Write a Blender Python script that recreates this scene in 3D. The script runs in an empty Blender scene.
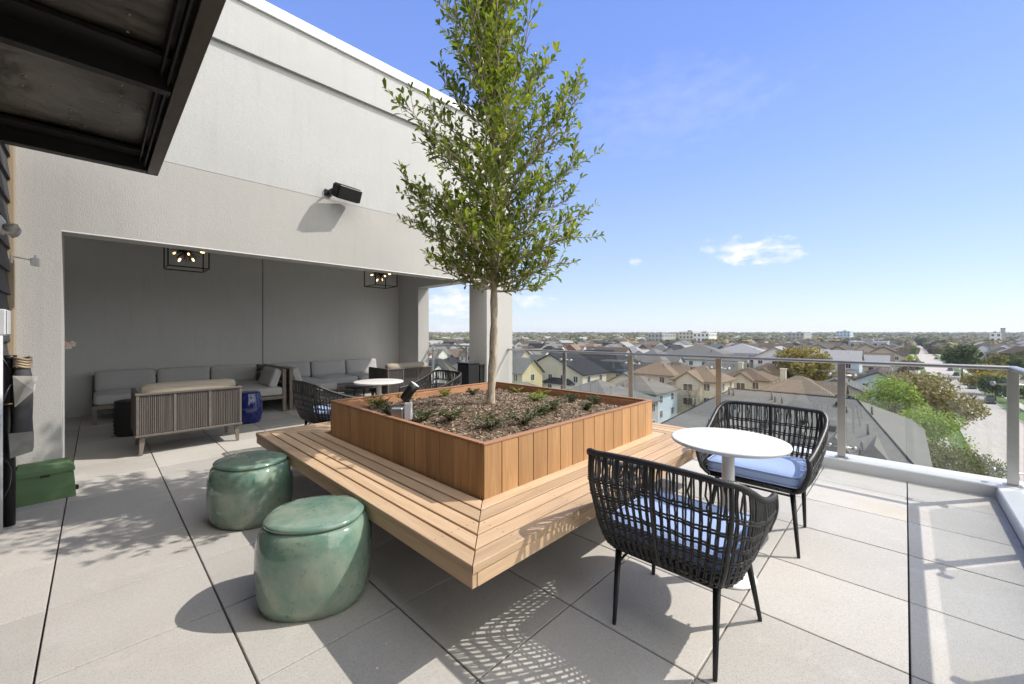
import bpy, math, random
from mathutils import Vector, Matrix, noise
R = math.radians
S = bpy.context.scene
COL = S.collection
rnd = random.Random(7)

# ------------------------------------------------------------------ mesh builder
class MB:
    def __init__(s): s.v = []; s.f = []; s.m = []; s.sm = []
    def add(s, vs, fs, mi=0, sm=False):
        o = len(s.v); s.v += [tuple(p) for p in vs]
        for f in fs: s.f.append(tuple(i + o for i in f)); s.m.append(mi); s.sm.append(sm)
        return s
    def box(s, x0, y0, z0, x1, y1, z1, mi=0, M=None):
        vs = [Vector((x, y, z)) for z in (z0, z1) for y in (y0, y1) for x in (x0, x1)]
        if M: vs = [M @ p for p in vs]
        return s.add(vs, [(0, 2, 3, 1), (4, 5, 7, 6), (0, 1, 5, 4), (2, 6, 7, 3), (0, 4, 6, 2), (1, 3, 7, 5)], mi)
    def bbox(s, x0, y0, z0, x1, y1, z1, b=.004, mi=0, M=None):
        """box with chamfered edges"""
        b = min(b, (x1-x0)/2.01, (y1-y0)/2.01, (z1-z0)/2.01)
        vs = []; 
        lo = (x0, y0, z0); hi = (x1, y1, z1)
        idx = {}
        for cx in (0, 1):
            for cy in (0, 1):
                for cz in (0, 1):
                    c = (cx, cy, cz)
                    for ax in range(3):
                        p = []
                        for k in range(3):
                            base = hi[k] if c[k] else lo[k]
                            off = 0 if k == ax else (-b if c[k] else b)
                            p.append(base + off)
                        idx[(c, ax)] = len(vs); vs.append(Vector(p))
        fs = []
        for ax in range(3):
            a, b2 = [(1, 2), (2, 0), (0, 1)][ax]
            for sd in (0, 1):
                q = []
                for (i, j) in ((0, 0), (1, 0), (1, 1), (0, 1)):
                    c = [0, 0, 0]; c[ax] = sd; c[a] = i; c[b2] = j
                    q.append(idx[(tuple(c), ax)])
                fs.append(tuple(q if sd else q[::-1]))
        for ax in range(3):
            a, b2 = [(1, 2), (2, 0), (0, 1)][ax]
            for i in (0, 1):
                for j in (0, 1):
                    c0 = [0, 0, 0]; c0[a] = i; c0[b2] = j; c1 = list(c0); c1[ax] = 1
                    c0 = tuple(c0); c1 = tuple(c1)
                    q = [idx[(c0, a)], idx[(c1, a)], idx[(c1, b2)], idx[(c0, b2)]]
                    if (i ^ j) == 0: q = q[::-1]
                    fs.append(tuple(q))
        for cx in (0, 1):
            for cy in (0, 1):
                for cz in (0, 1):
                    c = (cx, cy, cz); q = [idx[(c, 0)], idx[(c, 1)], idx[(c, 2)]]
                    if (cx + cy + cz) % 2 == 0: q = q[::-1]
                    fs.append(tuple(q))
        if M: vs = [M @ p for p in vs]
        return s.add(vs, fs, mi)
    def tube(s, pts, r, n=6, mi=0, cap=True, closed=False):
        pts = [Vector(p) for p in pts]; N = len(pts)
        rs = r if isinstance(r, (list, tuple)) else [r] * N
        vs = []; fs = []; prev = None
        for i, p in enumerate(pts):
            if closed: t = pts[(i+1) % N] - pts[i-1]
            else: t = (pts[min(i+1, N-1)] - pts[max(i-1, 0)])
            if t.length < 1e-9: t = Vector((0, 0, 1))
            t.normalize()
            if prev is None:
                a = Vector((0, 0, 1)) if abs(t.z) < .9 else Vector((1, 0, 0))
                u = t.cross(a).normalized()
            else:
                u = (prev - t * prev.dot(t))
                if u.length < 1e-6: u = t.orthogonal()
                u.normalize()
            prev = u; w = t.cross(u)
            for k in range(n):
                an = 2*math.pi*k/n
                vs.append(p + (u*math.cos(an) + w*math.sin(an))*rs[i])
        M_ = N if closed else N-1
        for i in range(M_):
            for k in range(n):
                a = i*n+k; b = i*n+(k+1) % n; c = ((i+1) % N)*n+(k+1) % n; d = ((i+1) % N)*n+k
                fs.append((a, b, c, d))
        if cap and not closed:
            fs.append(tuple(range(n))[::-1]); fs.append(tuple((N-1)*n+k for k in range(n)))
        return s.add(vs, fs, mi, True)
    def lathe(s, prof, n=32, c=(0, 0, 0), mi=0, sx=1, sy=1, cap=True, sup=2.0):
        vs = []; fs = []
        for (r, z) in prof:
            for k in range(n):
                a = 2*math.pi*k/n
                ca, sa = math.cos(a), math.sin(a)
                q = (abs(ca)**sup + abs(sa)**sup)**(-1/sup)
                vs.append((c[0]+r*sx*ca*q, c[1]+r*sy*sa*q, c[2]+z))
        for i in range(len(prof)-1):
            for k in range(n):
                fs.append((i*n+k, i*n+(k+1) % n, (i+1)*n+(k+1) % n, (i+1)*n+k))
        if cap:
            fs.append(tuple(range(n))[::-1]); fs.append(tuple((len(prof)-1)*n+k for k in range(n)))
        return s.add(vs, fs, mi, True)
    def build(s, name, mats, parent=None, flat=None):
        me = bpy.data.meshes.new(name); me.from_pydata(s.v, [], s.f)
        if not isinstance(mats, (list, tuple)): mats = [mats]
        for m in mats: me.materials.append(m)
        me.polygons.foreach_set('material_index', s.m)
        sm = s.sm if flat is None else [not flat]*len(s.f)
        me.polygons.foreach_set('use_smooth', sm); me.update()
        o = bpy.data.objects.new(name, me); COL.objects.link(o)
        if parent: o.parent = parent
        return o
def pillow(sx, sy, sz, r=.03, puff=.01, n=9, M=None, seed=0):
    """rounded cushion centred on the origin"""
    b = MB()
    import bmesh
    bm = bmesh.new(); bmesh.ops.create_cube(bm, size=2)
    bmesh.ops.subdivide_edges(bm, edges=bm.edges[:], cuts=n, use_grid_fill=True)
    h = (sx/2, sy/2, sz/2); vs = []
    for v in bm.verts:
        c = v.co
        # superellipsoid-like rounding
        p = Vector((c.x*h[0], c.y*h[1], c.z*h[2]))
        inner = Vector([max(-h[k]+r, min(h[k]-r, p[k])) if h[k] > r else 0 for k in range(3)])
        d = p - inner
        if d.length > 1e-9: p = inner + d.normalized()*min(r, d.length) if d.length > r else p
        ax = min(range(3), key=lambda k: h[k])
        o1, o2 = [k for k in range(3) if k != ax]
        fall = (1-(c[o1])**4)*(1-(c[o2])**4)
        p[ax] += (1 if c[ax] > 0 else -1)*puff*fall*abs(c[ax])
        nz = noise.noise(Vector((p.x*7+seed, p.y*7, p.z*7)))
        p[ax] += nz*.004*abs(c[ax])
        vs.append(M @ p if M else p)
    fs = [tuple(v.index for v in f.verts) for f in bm.faces]; bm.free()
    return vs, fs
def tag(o, label=None, cat=None, group=None, kind=None):
    if label: o['label'] = label
    if cat: o['category'] = cat
    if group: o['group'] = group
    if kind: o['kind'] = kind
    return o
def thing(name, label, cat, loc=(0, 0, 0), rz=0, group=None):
    o = bpy.data.objects.new(name, None); COL.objects.link(o); o.empty_display_size = .1
    o.location = loc; o.rotation_euler = (0, 0, rz)
    return tag(o, label, cat, group)
KIDS = {}
def dup(o, loc=None, rz=None, label=None, group=None, parent=None, scale=None):
    c = o.copy(); COL.objects.link(c)
    if parent: c.parent = parent
    if loc is not None: c.location = loc
    if rz is not None: c.rotation_euler = (0, 0, rz)
    if scale is not None: c.scale = scale
    if label: c['label'] = label
    if group: c['group'] = group
    for ch in list(o.children): dup(ch, parent=c)
    return c

# ------------------------------------------------------------------ materials
class NT:
    def __init__(s, name):
        s.mat = bpy.data.materials.new(name); s.mat.use_nodes = True
        s.t = s.mat.node_tree; s.N = s.t.nodes; s.L = s.t.links
        s.b = s.N['Principled BSDF']
        s.tc = s.N.new('ShaderNodeTexCoord')
        s.co = s.tc.outputs['Object']
    def n(s, typ, **kw):
        x = s.N.new(typ)
        for k, v in kw.items():
            if k.startswith('i_'):
                key = k[2:]
                key = int(key) if key.isdigit() else key
                if hasattr(v, 'is_linked') or isinstance(v, bpy.types.NodeSocket): s.L.new(v, x.inputs[key])
                else: x.inputs[key].default_value = v
            else: setattr(x, k, v)
        return x
    def map(s, scale=(1, 1, 1), co=None, rot=(0, 0, 0), loc=(0, 0, 0)):
        m = s.N.new('ShaderNodeMapping'); m.inputs['Scale'].default_value = scale
        m.inputs['Rotation'].default_value = rot; m.inputs['Location'].default_value = loc
        s.L.new(co or s.co, m.inputs['Vector']); return m.outputs[0]
    def noise(s, scale, detail=4, rough=.55, co=None, dist=0):
        x = s.n('ShaderNodeTexNoise'); x.inputs['Scale'].default_value = scale
        x.inputs['Detail'].default_value = detail; x.inputs['Roughness'].default_value = rough
        x.inputs['Distortion'].default_value = dist
        s.L.new(co or s.co, x.inputs['Vector']); return x.outputs['Fac']
    def ramp(s, fac, stops, interp='LINEAR'):
        x = s.N.new('ShaderNodeValToRGB'); cr = x.color_ramp; cr.interpolation = interp
        while len(cr.elements) < len(stops): cr.elements.new(.5)
        for e, (p, c) in zip(cr.elements, stops):
            e.position = p; e.color = (c[0], c[1], c[2], 1) if not isinstance(c, (int, float)) else (c, c, c, 1)
        s.L.new(fac, x.inputs[0]); return x.outputs[0]
    def mix(s, fac, a, b, mode='MIX'):
        x = s.N.new('ShaderNodeMix'); x.data_type = 'RGBA'; x.blend_type = mode
        for sock, v in ((x.inputs[0], fac), (x.inputs[6], a), (x.inputs[7], b)):
            if isinstance(v, bpy.types.NodeSocket): s.L.new(v, sock)
            elif isinstance(v, (int, float)): sock.default_value = v if sock == x.inputs[0] else (v, v, v, 1)
            else: sock.default_value = (v[0], v[1], v[2], 1)
        return x.outputs[2]
    def math(s, op, a, b=None):
        x = s.N.new('ShaderNodeMath'); x.operation = op
        for sock, v in ((x.inputs[0], a), (x.inputs[1], b)):
            if v is None: continue
            if isinstance(v, bpy.types.NodeSocket): s.L.new(v, sock)
            else: sock.default_value = v
        return x.outputs[0]
    def color(s, c):
        if isinstance(c, bpy.types.NodeSocket): s.L.new(c, s.b.inputs['Base Color'])
        else: s.b.inputs['Base Color'].default_value = (c[0], c[1], c[2], 1)
        return s
    def rough(s, r):
        if isinstance(r, bpy.types.NodeSocket): s.L.new(r, s.b.inputs['Roughness'])
        else: s.b.inputs['Roughness'].default_value = r
        return s
    def bump(s, h, strength=.3, dist=.01):
        x = s.N.new('ShaderNodeBump'); x.inputs['Strength'].default_value = strength
        x.inputs['Distance'].default_value = dist; s.L.new(h, x.inputs['Height'])
        s.L.new(x.outputs[0], s.b.inputs['Normal']); return s
    def rand(s): return s.N.new('ShaderNodeNewGeometry').outputs['Random Per Island']
def plain(name, c, rough=.6, metal=0, var=.12, scale=8, spec=.5, bump=0):
    m = NT(name)
    f = m.noise(scale, 5)
    m.color(m.mix(f, [x*(1-var) for x in c], [min(1, x*(1+var)) for x in c])); m.rough(rough)
    m.b.inputs['Metallic'].default_value = metal; m.b.inputs['Specular IOR Level'].default_value = spec
    if bump: m.bump(m.noise(scale*12, 3), bump, .004)
    return m.mat
def stucco(name, c, bump=.5):
    m = NT(name)
    big = m.noise(.9, 5, .6); fine = m.noise(95, 4, .65); mid = m.noise(14, 4, .6)
    col = m.mix(m.ramp(big, [(.3, 0), (.75, 1)]), [x*.90 for x in c], [x*1.05 for x in c])
    col = m.mix(m.ramp(fine, [(.35, 0), (.6, 1)]), [x*.88 for x in c], col)
    st = m.noise(2.2, 3, .5, co=m.map((6, 6, .5)))
    col = m.mix(m.math('MULTIPLY', m.ramp(st, [(.54, 0), (.76, 1)]), .26), col, [x*.72 for x in c])
    m.color(col); m.rough(.9)
    m.bump(m.math('ADD', m.math('MULTIPLY', mid, .6), fine), bump, .006)
    return m.mat
def wood(name, c1, c2, axis, tint=.3, rough=.6, k=1.0):
    m = NT(name)
    sc = [55*k, 55*k, 55*k]; sc[axis] = 2.2*k
    rn = m.rand()
    off = m.n('ShaderNodeCombineXYZ'); 
    for i in range(3): m.L.new(m.math('MULTIPLY', rn, 37.7+i*11), off.inputs[i])
    va = m.n('ShaderNodeVectorMath', operation='ADD'); m.L.new(m.co, va.inputs[0]); m.L.new(off.outputs[0], va.inputs[1])
    co = m.map(tuple(sc), va.outputs[0])
    g = m.noise(1.0, 5, .6, co=co, dist=1.2)
    sc2 = [7*k, 7*k, 7*k]; sc2[axis] = .7*k
    g2 = m.noise(1.0, 3, .5, co=m.map(tuple(sc2), va.outputs[0]), dist=1.5)
    col = m.mix(m.ramp(g, [(.25, 0), (.75, 1)]), c1, c2)
    col = m.mix(m.math('MULTIPLY', m.ramp(g2, [(.4, 0), (.7, 1)]), .45), col, [x*.62 for x in c1])
    tn = m.ramp(rn, [(0, 1-tint), (1, 1+tint*.35)])
    col = m.mix(1.0, col, tn, 'MULTIPLY')
    m.color(col); m.rough(rough); m.b.inputs['Specular IOR Level'].default_value = .3
    m.bump(g, .25, .002)
    return m.mat
M = {}
# pavers
m = NT('concrete_paver')
sp = m.noise(220, 2, .7); sp2 = m.noise(60, 4, .7); big = m.noise(.8, 4, .6)
c = m.mix(m.ramp(sp2, [(.3, 0), (.7, 1)]), (.46, .445, .42), (.53, .512, .485))
c = m.mix(m.ramp(sp, [(.33, 1), (.42, 0)]), c, (.20, .19, .18))
c = m.mix(m.ramp(big, [(.35, 0), (.65, 1)]), c, m.mix(1.0, c, (.90, .89, .87), 'MULTIPLY'))
c = m.mix(1.0, c, m.ramp(m.rand(), [(0, (.87, .865, .86)), (.5, (.98, .97, .96)), (1, (1.08, 1.065, 1.04))]), 'MULTIPLY')
rust = m.ramp(m.noise(1.3, 3, .6, dist=.6), [(.60, 0), (.76, 1)])
c = m.mix(m.math('MULTIPLY', rust, .45), c, (.45, .37, .26))
dk = m.ramp(m.noise(2.6, 5, .7), [(.55, 0), (.8, 1)])
c = m.mix(m.math('MULTIPLY', dk, .38), c, (.29, .275, .26))
sp3 = m.ramp(m.noise(7, 6, .75, dist=.4), [(.62, 0), (.70, 1)]); c = m.mix(m.math('MULTIPLY', sp3, .18), c, (.24, .23, .22))
lt = m.ramp(m.noise(3.4, 5, .7, co=m.map((1, 1, 1), loc=(9, 4, 0))), [(.56, 0), (.75, 1)]); c = m.mix(m.math('MULTIPLY', lt, .35), c, (.60, .59, .57))
m.color(c); m.rough(.85); m.bump(m.math('ADD', sp2, sp), .12, .002); M['paver'] = m.mat
M['joint'] = plain('deck_joint', (.085, .082, .078), .9)
M['stucco'] = stucco('stucco_lower', (.455, .448, .43))
M['stucco_hi'] = stucco('stucco_upper', (.50, .503, .50), .35)
M['grey'] = stucco('grey_painted_wall', (.57, .57, .565), .15)
M['ceiling'] = plain('ceiling_paint', (.6, .6, .58), .9)
M['coping'] = plain('white_coping', (.78, .78, .78), .45, var=.03)
M['kerbm'] = plain('kerb_metal', (.55, .56, .57), .5, var=.08, scale=3, bump=.05)
M['ipe_x'] = wood('bench_wood_x', (.47, .315, .19), (.61, .45, .30), 0)
M['ipe_y'] = wood('bench_wood_y', (.47, .315, .19), (.61, .45, .30), 1)
M['cedar'] = wood('planter_wood', (.38, .205, .09), (.56, .34, .17), 2, tint=.22)
M['cedar_x'] = wood('planter_trim_x', (.36, .17, .09), (.50, .28, .16), 0)
M['cedar_y'] = wood('planter_trim_y', (.36, .17, .09), (.50, .28, .16), 1)
M['teak'] = wood('weathered_teak', (.17, .145, .125), (.25, .215, .185), 2, tint=.15)
M['slat'] = wood('grey_brown_slat', (.105, .092, .085), (.16, .142, .132), 2, tint=.2)
M['chairframe'] = wood('grey_brown_frame', (.13, .115, .105), (.19, .17, .155), 0, tint=.1)
M['trimwood'] = wood('raw_trim_board', (.40, .31, .20), (.5, .4, .28), 2)
M['darkstl'] = plain('dark_pedestal', (.02, .02, .02), .7)
M['steel'] = plain('brushed_steel', (.45, .44, .42), .33, 1, .10, 30)
M['white'] = plain('white_powdercoat', (.66, .65, .625), .35, var=.02)
M['rope'] = NT('black_rope')
_m = M['rope']; w = _m.n('ShaderNodeTexNoise'); w.inputs['Scale'].default_value = 260
_m.L.new(_m.co, w.inputs['Vector']); _m.color(_m.mix(w.outputs['Fac'], (.008, .008, .009), (.045, .043, .042))); _m.rough(.42); _m.bump(w.outputs['Fac'], .6, .002); M['rope'] = _m.mat
M['blackmetal'] = plain('black_metal', (.018, .018, .02), .35, .3, .1)
def fabric(name, c, v=.18, sc=420):
    m = NT(name)
    a = m.noise(sc, 2, .7); b = m.noise(5, 4)
    th = m.noise(60, 3, .6, co=m.map((1, 14, 14)))
    col = m.mix(m.ramp(a, [(.3, 0), (.7, 1)]), [x*(1-v) for x in c], [min(1, x*(1+v)) for x in c])
    col = m.mix(m.math('MULTIPLY', th, .3), col, [x*(1-v*1.5) for x in c])
    m.color(col); m.rough(.95); m.b.inputs['Specular IOR Level'].default_value = .15
    m.b.inputs['Sheen Weight'].default_value = .15
    m.bump(m.math('ADD', a, m.math('MULTIPLY', b, 3)), .25, .004); return m.mat
M['piping'] = plain('cushion_piping', (.29, .385, .61), .8, var=.04)
M['bluefab'] = fabric('blue_cushion_fabric', (.30, .40, .64), .1)
M['greyfab'] = fabric('grey_cushion_fabric', (.43, .43, .43), .28, 160)
M['tanfab'] = fabric('tan_cushion_fabric', (.40, .35, .28), .1)
def glaze(name, c1, c2, c3, sc):
    m = NT(name)
    a = m.noise(sc, 5, .6, dist=.5); b = m.noise(sc*9, 4, .7); z = m.n('ShaderNodeSeparateXYZ', i_0=m.co)
    col = m.mix(m.ramp(a, [(.35, 0), (.68, 1)]), c1, c2)
    col = m.mix(m.ramp(b, [(.58, 0), (.72, .6)]), col, c3)
    st = m.noise(1, 4, .6, co=m.map((9, 9, 1.5)))
    col = m.mix(m.ramp(st, [(.5, 0), (.75, .55)]), col, c1)
    m.color(col); m.rough(m.ramp(b, [(.3, .07), (.8, .2)])); m.b.inputs['Specular IOR Level'].default_value = .5
    m.b.inputs['Coat Weight'].default_value = .45; m.b.inputs['Coat Roughness'].default_value = .05
    m.bump(m.math('ADD', a, m.math('MULTIPLY', b, .12)), .10, .01); return m.mat
M['greenglaze'] = glaze('green_ceramic_glaze', (.11, .215, .165), (.30, .34, .265), (.035, .095, .075), 4.0)
M['blueglaze'] = glaze('cobalt_ceramic_glaze', (.008, .014, .10), (.012, .022, .15), (.004, .006, .04), 5)
M['greenbox'] = plain('green_canvas', (.10, .175, .08), .75, var=.25, scale=6, bump=.2)
m = NT('dark_soffit_metal')
a = m.noise(1.6, 4, .6); b2 = m.noise(4, 3, .5)
m.color(m.mix(m.ramp(a, [(.35, 0), (.7, 1)]), (.08, .072, .066), (.22, .195, .17))); m.rough(m.ramp(a, [(.3, .28), (.7, .42)])); m.b.inputs['Metallic'].default_value = .8
m.bump(b2, .35, .06); M['soffit'] = m.mat
M['beamstl'] = plain('dark_beam_steel', (.012, .011, .011), .55)
m = NT('brown_flange_steel'); a = m.noise(8, 5, .7, co=m.map((4, 1, 1)))
m.color(m.mix(a, (.06, .048, .040), (.14, .115, .10))); m.rough(.5); m.b.inputs['Metallic'].default_value = .4; M['flange'] = m.mat
M['siding'] = plain('dark_grey_siding', (.045, .045, .05), .75, var=.15)
M['plastgrey'] = plain('light_grey_plastic', (.55, .56, .58), .45)
M['clearpl'] = NT('clear_plastic'); _m = M['clearpl']; _m.color((.75, .72, .66)); _m.rough(.12); _m.b.inputs['Transmission Weight'].default_value = .6; M['clearpl'] = _m.mat
M['canvas'] = plain('charcoal_canvas', (.05, .05, .053), .8, var=.2)
M['greycanvas'] = plain('grey_canvas', (.22, .22, .21), .8, var=.2)
M['speaker'] = plain('speaker_black', (.012, .012, .013), .75, spec=.2, bump=.2, scale=20)
M['brass'] = plain('brass', (.5, .34, .15), .35, 1)
M['dark'] = plain('black_rattan', (.012, .012, .012), .6, var=.4, scale=60, bump=.5)
def emis(name, c, s):
    m = NT(name); m.color(c); m.b.inputs['Emission Color'].default_value = (*c, 1); m.b.inputs['Emission Strength'].default_value = s; return m.mat
M['bulb'] = emis('lit_bulb', (1, .66, .30), 3)
# architectural glass: thin sheet, transparent with fresnel reflection
def glassmat(name, tint, refl=1.0):
    mt = bpy.data.materials.new(name); mt.use_nodes = True; t = mt.node_tree; t.nodes.clear()
    out = t.nodes.new('ShaderNodeOutputMaterial'); mx = t.nodes.new('ShaderNodeMixShader')
    tr = t.nodes.new('ShaderNodeBsdfTransparent'); tr.inputs[0].default_value = (*tint, 1)
    gl = t.nodes.new('ShaderNodeBsdfGlossy'); gl.inputs['Roughness'].default_value = .01
    gl.inputs[0].default_value = (.9, .95, .95, 1)
    ge = t.nodes.new('ShaderNodeNewGeometry'); dp = t.nodes.new('ShaderNodeVectorMath'); dp.operation = 'DOT_PRODUCT'
    t.links.new(ge.outputs['Incoming'], dp.inputs[0]); t.links.new(ge.outputs['Normal'], dp.inputs[1])
    def mm(op, x, y=None):
        n_ = t.nodes.new('ShaderNodeMath'); n_.operation = op
        for k_, v_ in enumerate((x, y)):
            if v_ is None: continue
            if isinstance(v_, (int, float)): n_.inputs[k_].default_value = v_
            else: t.links.new(v_, n_.inputs[k_])
        return n_.outputs[0]
    fz = mm('POWER', mm('SUBTRACT', 1.0, mm('ABSOLUTE', dp.outputs['Value'])), 5.0)
    t.links.new(mm('MULTIPLY', mm('ADD', mm('MULTIPLY', fz, .9), .035), refl), mx.inputs[0])
    t.links.new(tr.outputs[0], mx.inputs[1]); t.links.new(gl.outputs[0], mx.inputs[2]); t.links.new(mx.outputs[0], out.inputs[0])
    return mt
M['glass'] = glassmat('railing_glass', (.955, .975, .968), 1.7)
m = NT('bark'); a = m.noise(30, 5, .7, co=m.map((1, 1, .35)))
m.color(m.mix(m.ramp(a, [(.35, 0), (.65, 1)]), (.22, .175, .125), (.55, .48, .38))); m.rough(.9); m.bump(a, .5, .006); M['bark'] = m.mat
def leafmat(name, c1, c2, c3, tl=.35, rough=.45, coord=False):
    mt = bpy.data.materials.new(name); mt.use_nodes = True; t = mt.node_tree
    b = t.nodes['Principled BSDF']; g = t.nodes.new('ShaderNodeNewGeometry'); cr = t.nodes.new('ShaderNodeValToRGB')
    e = cr.color_ramp.elements; e[0].color = (*c1, 1); e[1].color = (*c3, 1); x = e.new(.5); x.color = (*c2, 1)
    t.links.new(g.outputs['Random Per Island'], cr.inputs[0]); t.links.new(cr.outputs[0], b.inputs['Base Color'])
    b.inputs['Roughness'].default_value = rough
    out = t.nodes['Material Output']; tr = t.nodes.new('ShaderNodeBsdfTranslucent'); mx = t.nodes.new('ShaderNodeMixShader')
    br = t.nodes.new('ShaderNodeMixRGB'); br.blend_type = 'MULTIPLY'; br.inputs[0].default_value = 1; br.inputs[2].default_value = (1.3, 1.5, .5, 1)
    t.links.new(cr.outputs[0], br.inputs[1]); t.links.new(br.outputs[0], tr.inputs[0])
    mx.inputs[0].default_value = tl; t.links.new(b.outputs[0], mx.inputs[1]); t.links.new(tr.outputs[0], mx.inputs[2]); t.links.new(mx.outputs[0], out.inputs[0])
    return mt
M['leaf'] = leafmat('oak_leaf', (.07, .10, .018), (.13, .175, .028), (.25, .27, .055), .33)
M['groundleaf'] = leafmat('ground_plant_leaf', (.035, .052, .02), (.065, .085, .03), (.14, .14, .05), .2)
M['petal'] = leafmat('orchid_petal', (.75, .55, .55), (.8, .68, .66), (.6, .3, .3), .3)
m = NT('soil'); a = m.noise(40, 6, .8); m.color(m.mix(a, (.07, .048, .03), (.26, .185, .125))); m.rough(.95); m.bump(a, .8, .02); M['soil'] = m.mat
M['chip'] = leafmat('mulch_chip', (.075, .05, .032), (.21, .148, .098), (.42, .33, .235), .0, .9)
# ------------------------------------------------------------------ world, sun, camera
SUN = Vector((.76, -.577, 1.04)).normalized()
el = math.asin(SUN.z); az = math.atan2(SUN.x, SUN.y)
W = bpy.data.worlds.new('World'); S.world = W; W.use_nodes = True
t = W.node_tree; bg = t.nodes['Background']; bg.inputs[1].default_value = .13
sky = t.nodes.new('ShaderNodeTexSky'); sky.sky_type = 'NISHITA'; sky.sun_disc = False
sky.sun_elevation = el; sky.sun_rotation = az; sky.altitude = 20; sky.air_density = 1.0; sky.dust_density = 0.05; sky.ozone_density = 3.0
def wn(typ, **kw):
    x = t.nodes.new(typ)
    for k, v in kw.items(): setattr(x, k, v)
    return x
tc = wn('ShaderNodeTexCoord'); D = tc.outputs['Generated']
def dirv(px, py):
    u = (px-512)/404; v = (334-py)/404
    return (Vector((.717, .697, 0)) + u*Vector((.697, -.717, 0)) + v*Vector((0, 0, 1))).normalized()
nz = wn('ShaderNodeTexNoise'); nz.inputs['Scale'].default_value = 22; nz.inputs['Detail'].default_value = 7; nz.inputs['Roughness'].default_value = .6
mp = wn('ShaderNodeMapping'); mp.inputs['Scale'].default_value = (1, 1, 2.4); t.links.new(D, mp.inputs[0]); t.links.new(mp.outputs[0], nz.inputs[0])
def mth(op, a, b):
    x = wn('ShaderNodeMath', operation=op)
    for i, v in enumerate((a, b)):
        if isinstance(v, (int, float)): x.inputs[i].default_value = v
        else: t.links.new(v, x.inputs[i])
    return x.outputs[0]
def cloud(px, py, rx, ry, k, s=1.0):
    """soft elliptical cloud around one sky direction; rx, ry are tangents of half-angles"""
    d = dirv(px, py); rt = Vector((0, 0, 1)).cross(d).normalized(); up = d.cross(rt)
    terms = []
    for ax, r in ((rt, rx), (up, ry)):
        dp = wn('ShaderNodeVectorMath', operation='DOT_PRODUCT'); t.links.new(D, dp.inputs[0]); dp.inputs[1].default_value = ax
        q = mth('DIVIDE', dp.outputs['Value'], r); terms.append(mth('MULTIPLY', q, q))
    rr = mth('ADD', terms[0], terms[1])
    fr = wn('ShaderNodeVectorMath', operation='DOT_PRODUCT'); t.links.new(D, fr.inputs[0]); fr.inputs[1].default_value = d
    fwd = mth('GREATER_THAN', fr.outputs['Value'], 0)
    e = mth('SUBTRACT', 1.0, rr); e = mth('ADD', e, mth('MULTIPLY', mth('SUBTRACT', nz.outputs['Fac'], .55), 5.0*s))
    e = mth('MULTIPLY', e, fwd)
    e = mth('MAXIMUM', mth('MINIMUM', mth('MULTIPLY', e, .8), 1.0), 0.0)
    return mth('MULTIPLY', e, k)
cl = None
for a in ((755, 252, .095, .034, .85), (728, 248, .06, .022, .6), (780, 254, .05, .02, .6), (636, 261, .02, .012, .5), (530, 300, .07, .018, .6), (455, 302, .12, .045, .75), (455, 330, .1, .02, .5),
          (675, 105, .22, .10, .10, .6), (640, 120, .25, .02, .06, .8)):
    c = cloud(*a); cl = c if cl is None else mth('MAXIMUM', cl, c)
sepz = wn('ShaderNodeSeparateXYZ'); t.links.new(D, sepz.inputs[0])
gr = wn('ShaderNodeValToRGB'); t.links.new(mth('MAXIMUM', sepz.outputs['Z'], 0), gr.inputs[0])
K_ = .93/.13
st = [(0, (.40, .43, .50)), (.07, (.36, .42, .52)), (.18, (.28, .365, .55)), (.34, (.20, .295, .58)), (.55, (.135, .22, .56)), (1, (.07, .14, .42))]
while len(gr.color_ramp.elements) < len(st): gr.color_ramp.elements.new(.5)
for e_, (p_, c_) in zip(gr.color_ramp.elements, st): e_.position = p_; e_.color = (c_[0], c_[1], c_[2], 1)
sc_ = wn('ShaderNodeMixRGB', blend_type='MULTIPLY'); sc_.inputs[0].default_value = 1; t.links.new(gr.outputs[0], sc_.inputs[1]); sc_.inputs[2].default_value = (K_, K_, K_, 1)
tint = wn('ShaderNodeMixRGB'); tint.inputs[0].default_value = .80; t.links.new(sky.outputs[0], tint.inputs[1]); t.links.new(sc_.outputs[0], tint.inputs[2])
# added fill light: bright out-of-view sky lobe towards -Y, lifts shadows and alcove
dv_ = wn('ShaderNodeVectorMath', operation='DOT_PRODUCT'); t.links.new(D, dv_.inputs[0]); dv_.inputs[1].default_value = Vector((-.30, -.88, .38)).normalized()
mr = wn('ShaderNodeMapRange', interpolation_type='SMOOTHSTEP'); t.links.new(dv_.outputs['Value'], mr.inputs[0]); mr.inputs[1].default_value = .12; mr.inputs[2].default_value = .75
fill_lobe = mth('MULTIPLY', mr.outputs[0], mth('ADD', .45, mth('MULTIPLY', nz.outputs['Fac'], .9)))
vm = wn('ShaderNodeMixRGB'); t.links.new(mth('MINIMUM', fill_lobe, 1.0), vm.inputs[0]); t.links.new(tint.outputs[0], vm.inputs[1]); vm.inputs[2].default_value = (1.58*K_, 1.55*K_, 1.47*K_, 1)
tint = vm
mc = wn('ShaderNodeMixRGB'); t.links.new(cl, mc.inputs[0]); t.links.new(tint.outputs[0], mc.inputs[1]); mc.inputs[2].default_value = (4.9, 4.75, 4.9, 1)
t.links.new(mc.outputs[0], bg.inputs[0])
sl = bpy.data.lights.new('sun', 'SUN'); sl.energy = 2.5; sl.angle = R(.5); sl.color = (1, .94, .86)
so = bpy.data.objects.new('sun', sl); COL.objects.link(so); so.rotation_euler = SUN.to_track_quat('Z', 'Y').to_euler(); so.location = (20, -20, 40)
cam = bpy.data.cameras.new('camera'); co_ = bpy.data.objects.new('camera', cam); COL.objects.link(co_); S.camera = co_
co_.location = (0, 0, 1.35); co_.rotation_euler = (R(90), 0, -math.atan2(.717, .697)); cam.sensor_width = 36; cam.lens = 404/1024*36
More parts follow.
